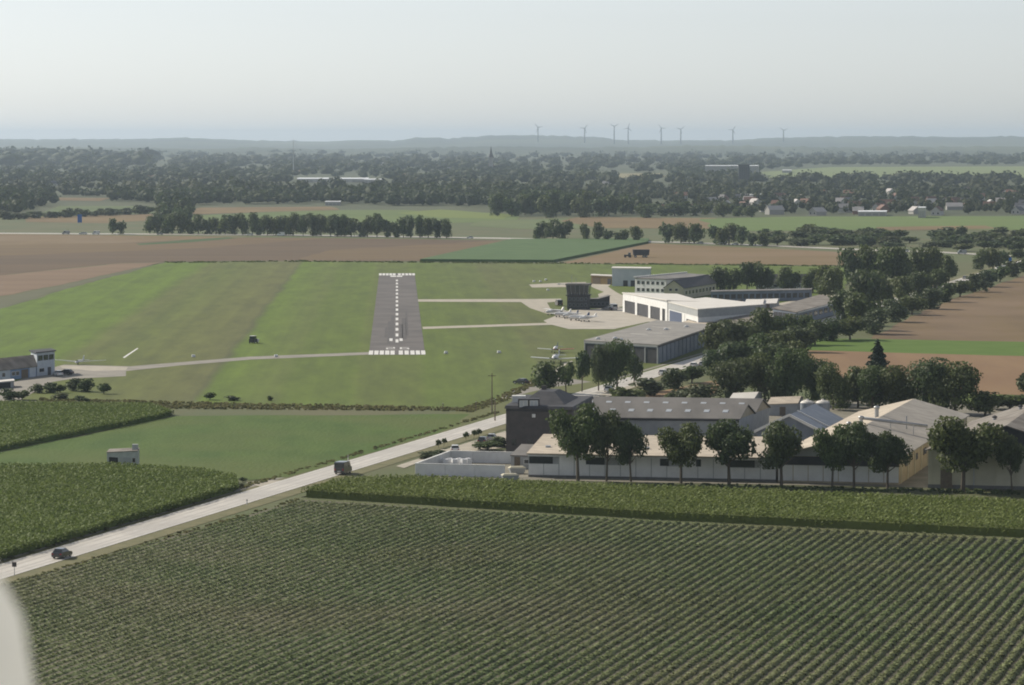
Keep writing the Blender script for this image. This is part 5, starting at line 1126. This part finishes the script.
for k in range(22):
    x = rh.uniform(-20, 620); y = rh.uniform(168, 206)
    if any(bool(inpoly(np.array([x]), np.array([y]), m_)[0]) for m_ in masks): continue
    far_house(x, y, 9, rh.choice((10, 14)), rh.choice((4, 5)), 3.4, rh.uniform(0, 6.28), rh.choice((0, 0, 2)), rh.choice((0, 1, 2)), 'small house in the hazy woods on the left', 'houses in the far woods')
def far_hall(px0, px1, py, h_px, depth, label, wm=0, name='distant_hall'):
    b = Bld(name, label, 'hall', [(px0, py), (px1, py), (px1 + 1, py - depth), (px0 + 1, py - depth)]); b.walls(h_px / ppm(py), HW_[wm]); b.flat(mat('hall_roof_white', (.8, .79, .77), rough=.25, spec=.6), .3, .4)
    for k in range(4): b.panel('bay', 'front', .03 + k * .25, .22 + k * .25, .3, h_px / ppm(py) * .7, HW_[2], .2, .1)
    return b
far_hall(297, 368, 182.5, 3.5, 1.2, 'long white greenhouse roof glinting in the far woods'); far_hall(364, 381, 183, 3.2, 1.0, 'short white greenhouse at the right end of the long one')
far_hall(705, 744, 176, 10, .8, 'large distant hall with bright white roof line', 2); far_hall(746.5, 758, 176, 10, .8, 'small bright roofed hall right of the large distant one', 2)
far_hall(858, 886, 216, 4, 1.2, 'long low white shed at the village edge'); far_hall(918, 925, 218, 10, 1.0, 'tall white house glinting at the village edge')
far_hall(782, 791, 173, 2.6, .6, 'tiny white hall in the far meadow'); far_hall(1002, 1016, 163, 3, .6, 'white hall in the far woods at the right'); far_hall(985, 990, 163, 3, .6, 'tiny white block in the far woods at the right')
far_hall(740, 760, 200, 5, 1.0, 'pale long roof in the far village', 2); far_hall(325, 340, 205.5, 3.5, .8, 'pale shed behind the motorway row'); far_hall(412, 426, 203.5, 4, .8, 'pale house behind the motorway row'); far_hall(418, 430, 202, 2, .8, 'white shed in the far woods, middle')
far_hall(80, 96, 172, 2, .6, 'pale roof in the woods at the far left'); far_hall(380, 392, 165, 2, .5, 'tiny pale roof below the hills')
q = G(744, 184); t = thing('block_tower', 'dark square tower block before the distant white hall', 'tower', q); sz = 1 / ppm(184)
MB().box(-5.5 * sz, 5.5 * sz, 0, 8, 0, 19 * sz).build('wall', mat('tower_dark', (.06, .065, .07)), t); MB().box(-5.7 * sz, 5.7 * sz, -.5, 8.5, 19 * sz, 19.6 * sz).build('roof', M_slate, t)
for k in range(5): MB().box(-4.5 * sz + k * 2 * sz, -3.3 * sz + k * 2 * sz, -.15, .05, 3 * sz, 17 * sz).build('window', M_glass, t)
q = G(491, 172); t = thing('church', 'church with pointed spire in the hazy distance', 'church', q); sz = 1 / ppm(172); MB().box(-2.2 * sz, 2.2 * sz, 0, 4 * sz, 0, 15 * sz).build('tower', HW_[2], t); MB().lathe([(3 * sz, 15 * sz), (1.2 * sz, 19 * sz), (.05, 26 * sz)], 8, (0, 2 * sz)).build('spire', M_slate, t); MB().ext([(-3 * sz, 0), (3 * sz, 0), (3 * sz, 7 * sz), (0, 11 * sz), (-3 * sz, 7 * sz)], 'y', 4 * sz, 14 * sz).build('nave', HW_[1], t)
q = G(293.5, 176); t = thing('radio_mast', 'thin lattice radio mast rising above the far woods', 'mast', q); H_ = 37 / ppm(176); MB().tube((0, 0, 0), (0, 0, H_), 1.1, .3, 6).build('mast', M_metal, t); MB().box(-1.6, 1.6, -1.6, 1.6, H_ * .6, H_ * .64).build('platform', M_metal, t)
for i, (x, yt, yb, ph) in enumerate(((538, 127.5, 138, .2), (584.5, 128.5, 138, .9), (614, 126.5, 138, .5), (628, 128, 139, 1.3), (661, 128.5, 139, .1), (680.5, 129.5, 140, .7), (732.5, 130, 140, 1.0), (783, 130.5, 139, .4))):
    D_ = 20000 + 100 * i; X_ = (x - CX) / F * D_; zh = CAMH + (YHOR - yt) * D_ / F
    t = thing('wind_turbine', 'wind turbine on the skyline, %s from the left' % ORD[i], 'wind turbine', (X_, D_, 0), 0, 'wind turbines on the skyline')
    MB().tube((0, 0, 0), (0, 0, zh), 4.4, 2.8, 10).build('tower', M_slate, t); nac = MB().box(-1.6, 1.6, -3, 5, zh - 1.2, zh + 2.0).build('nacelle', M_slate, t)
    for k in range(3):
        a = ph + k * 2.0944; dx, dz = math.cos(a), math.sin(a); L_ = 29
        MB().hexa([(-dz * 2.4, -3.6, zh + .4 + dx * 2.4), (dz * 2.4, -3.6, zh + .4 - dx * 2.4), (dx * L_ + dz * .6, -3.6, zh + .4 + dz * L_ - dx * .6), (dx * L_ - dz * .6, -3.6, zh + .4 + dz * L_ + dx * .6)],
                  [(-dz * 2.4, -3.1, zh + .4 + dx * 2.4), (dz * 2.4, -3.1, zh + .4 - dx * 2.4), (dx * L_ + dz * .6, -3.2, zh + .4 + dz * L_ - dx * .6), (dx * L_ - dz * .6, -3.2, zh + .4 + dz * L_ + dx * .6)]).build('blade', M_slate, t)

# ------------------------------------------------------------------ the photographer's own aircraft: wheel fairing at the lower left
D_ = 3.2
t = thing('wheel_fairing', 'blurred white rounded fairing of the photographing aircraft at the lower left', 'fairing', (-.585, D_, CAMH - .675))
RV = []
for k in range(13):
    u = k / 12; y = -.45 + u * .95; rw_ = .158 * math.sin(math.pi * min(1, .04 + u) ** .62) ** .8 + .004
    RV.append([(rw_ * math.cos(a_ * math.pi / 8), y, .165 + rw_ * 1.25 * math.sin(a_ * math.pi / 8) * (1.0)) for a_ in range(16)])
MB().loft(RV).build('shell', mat('fairing_white', (.93, .92, .90), rough=.8, spec=.1, trans=.8), t, True)
MB().tube((-.06, 0, .02), (.06, 0, .02), .13, n=20).build('tyre', M_tyre, t, True)
MB().hexa([(-.1, -.07, .28), (-.02, -.05, .28), (-.02, .09, .28), (-.1, .09, .28)], [(-.9, -.05, 1.0), (-.82, -.04, 1.0), (-.82, .08, 1.0), (-.9, .08, 1.0)]).build('gear_leg', M_whitemetal, t)

# ------------------------------------------------------------------ haze
hz = bpy.data.materials.new('haze'); hz.use_nodes = True; tn = hz.node_tree; tn.nodes.clear()
ho = tn.nodes.new('ShaderNodeOutputMaterial'); pv = tn.nodes.new('ShaderNodeVolumePrincipled')
pv.inputs['Color'].default_value = (.56, .68, .83, 1); pv.inputs['Density'].default_value = 4.3e-5; pv.inputs['Anisotropy'].default_value = 0.35
tn.links.new(pv.outputs[0], ho.inputs['Volume'])
structure('haze', MB().box(-27000, 27000, -4500, 43000, -2.0, 156).mesh('haze', hz), 'stuff', 'thin pale summer haze over the plain', 'haze')
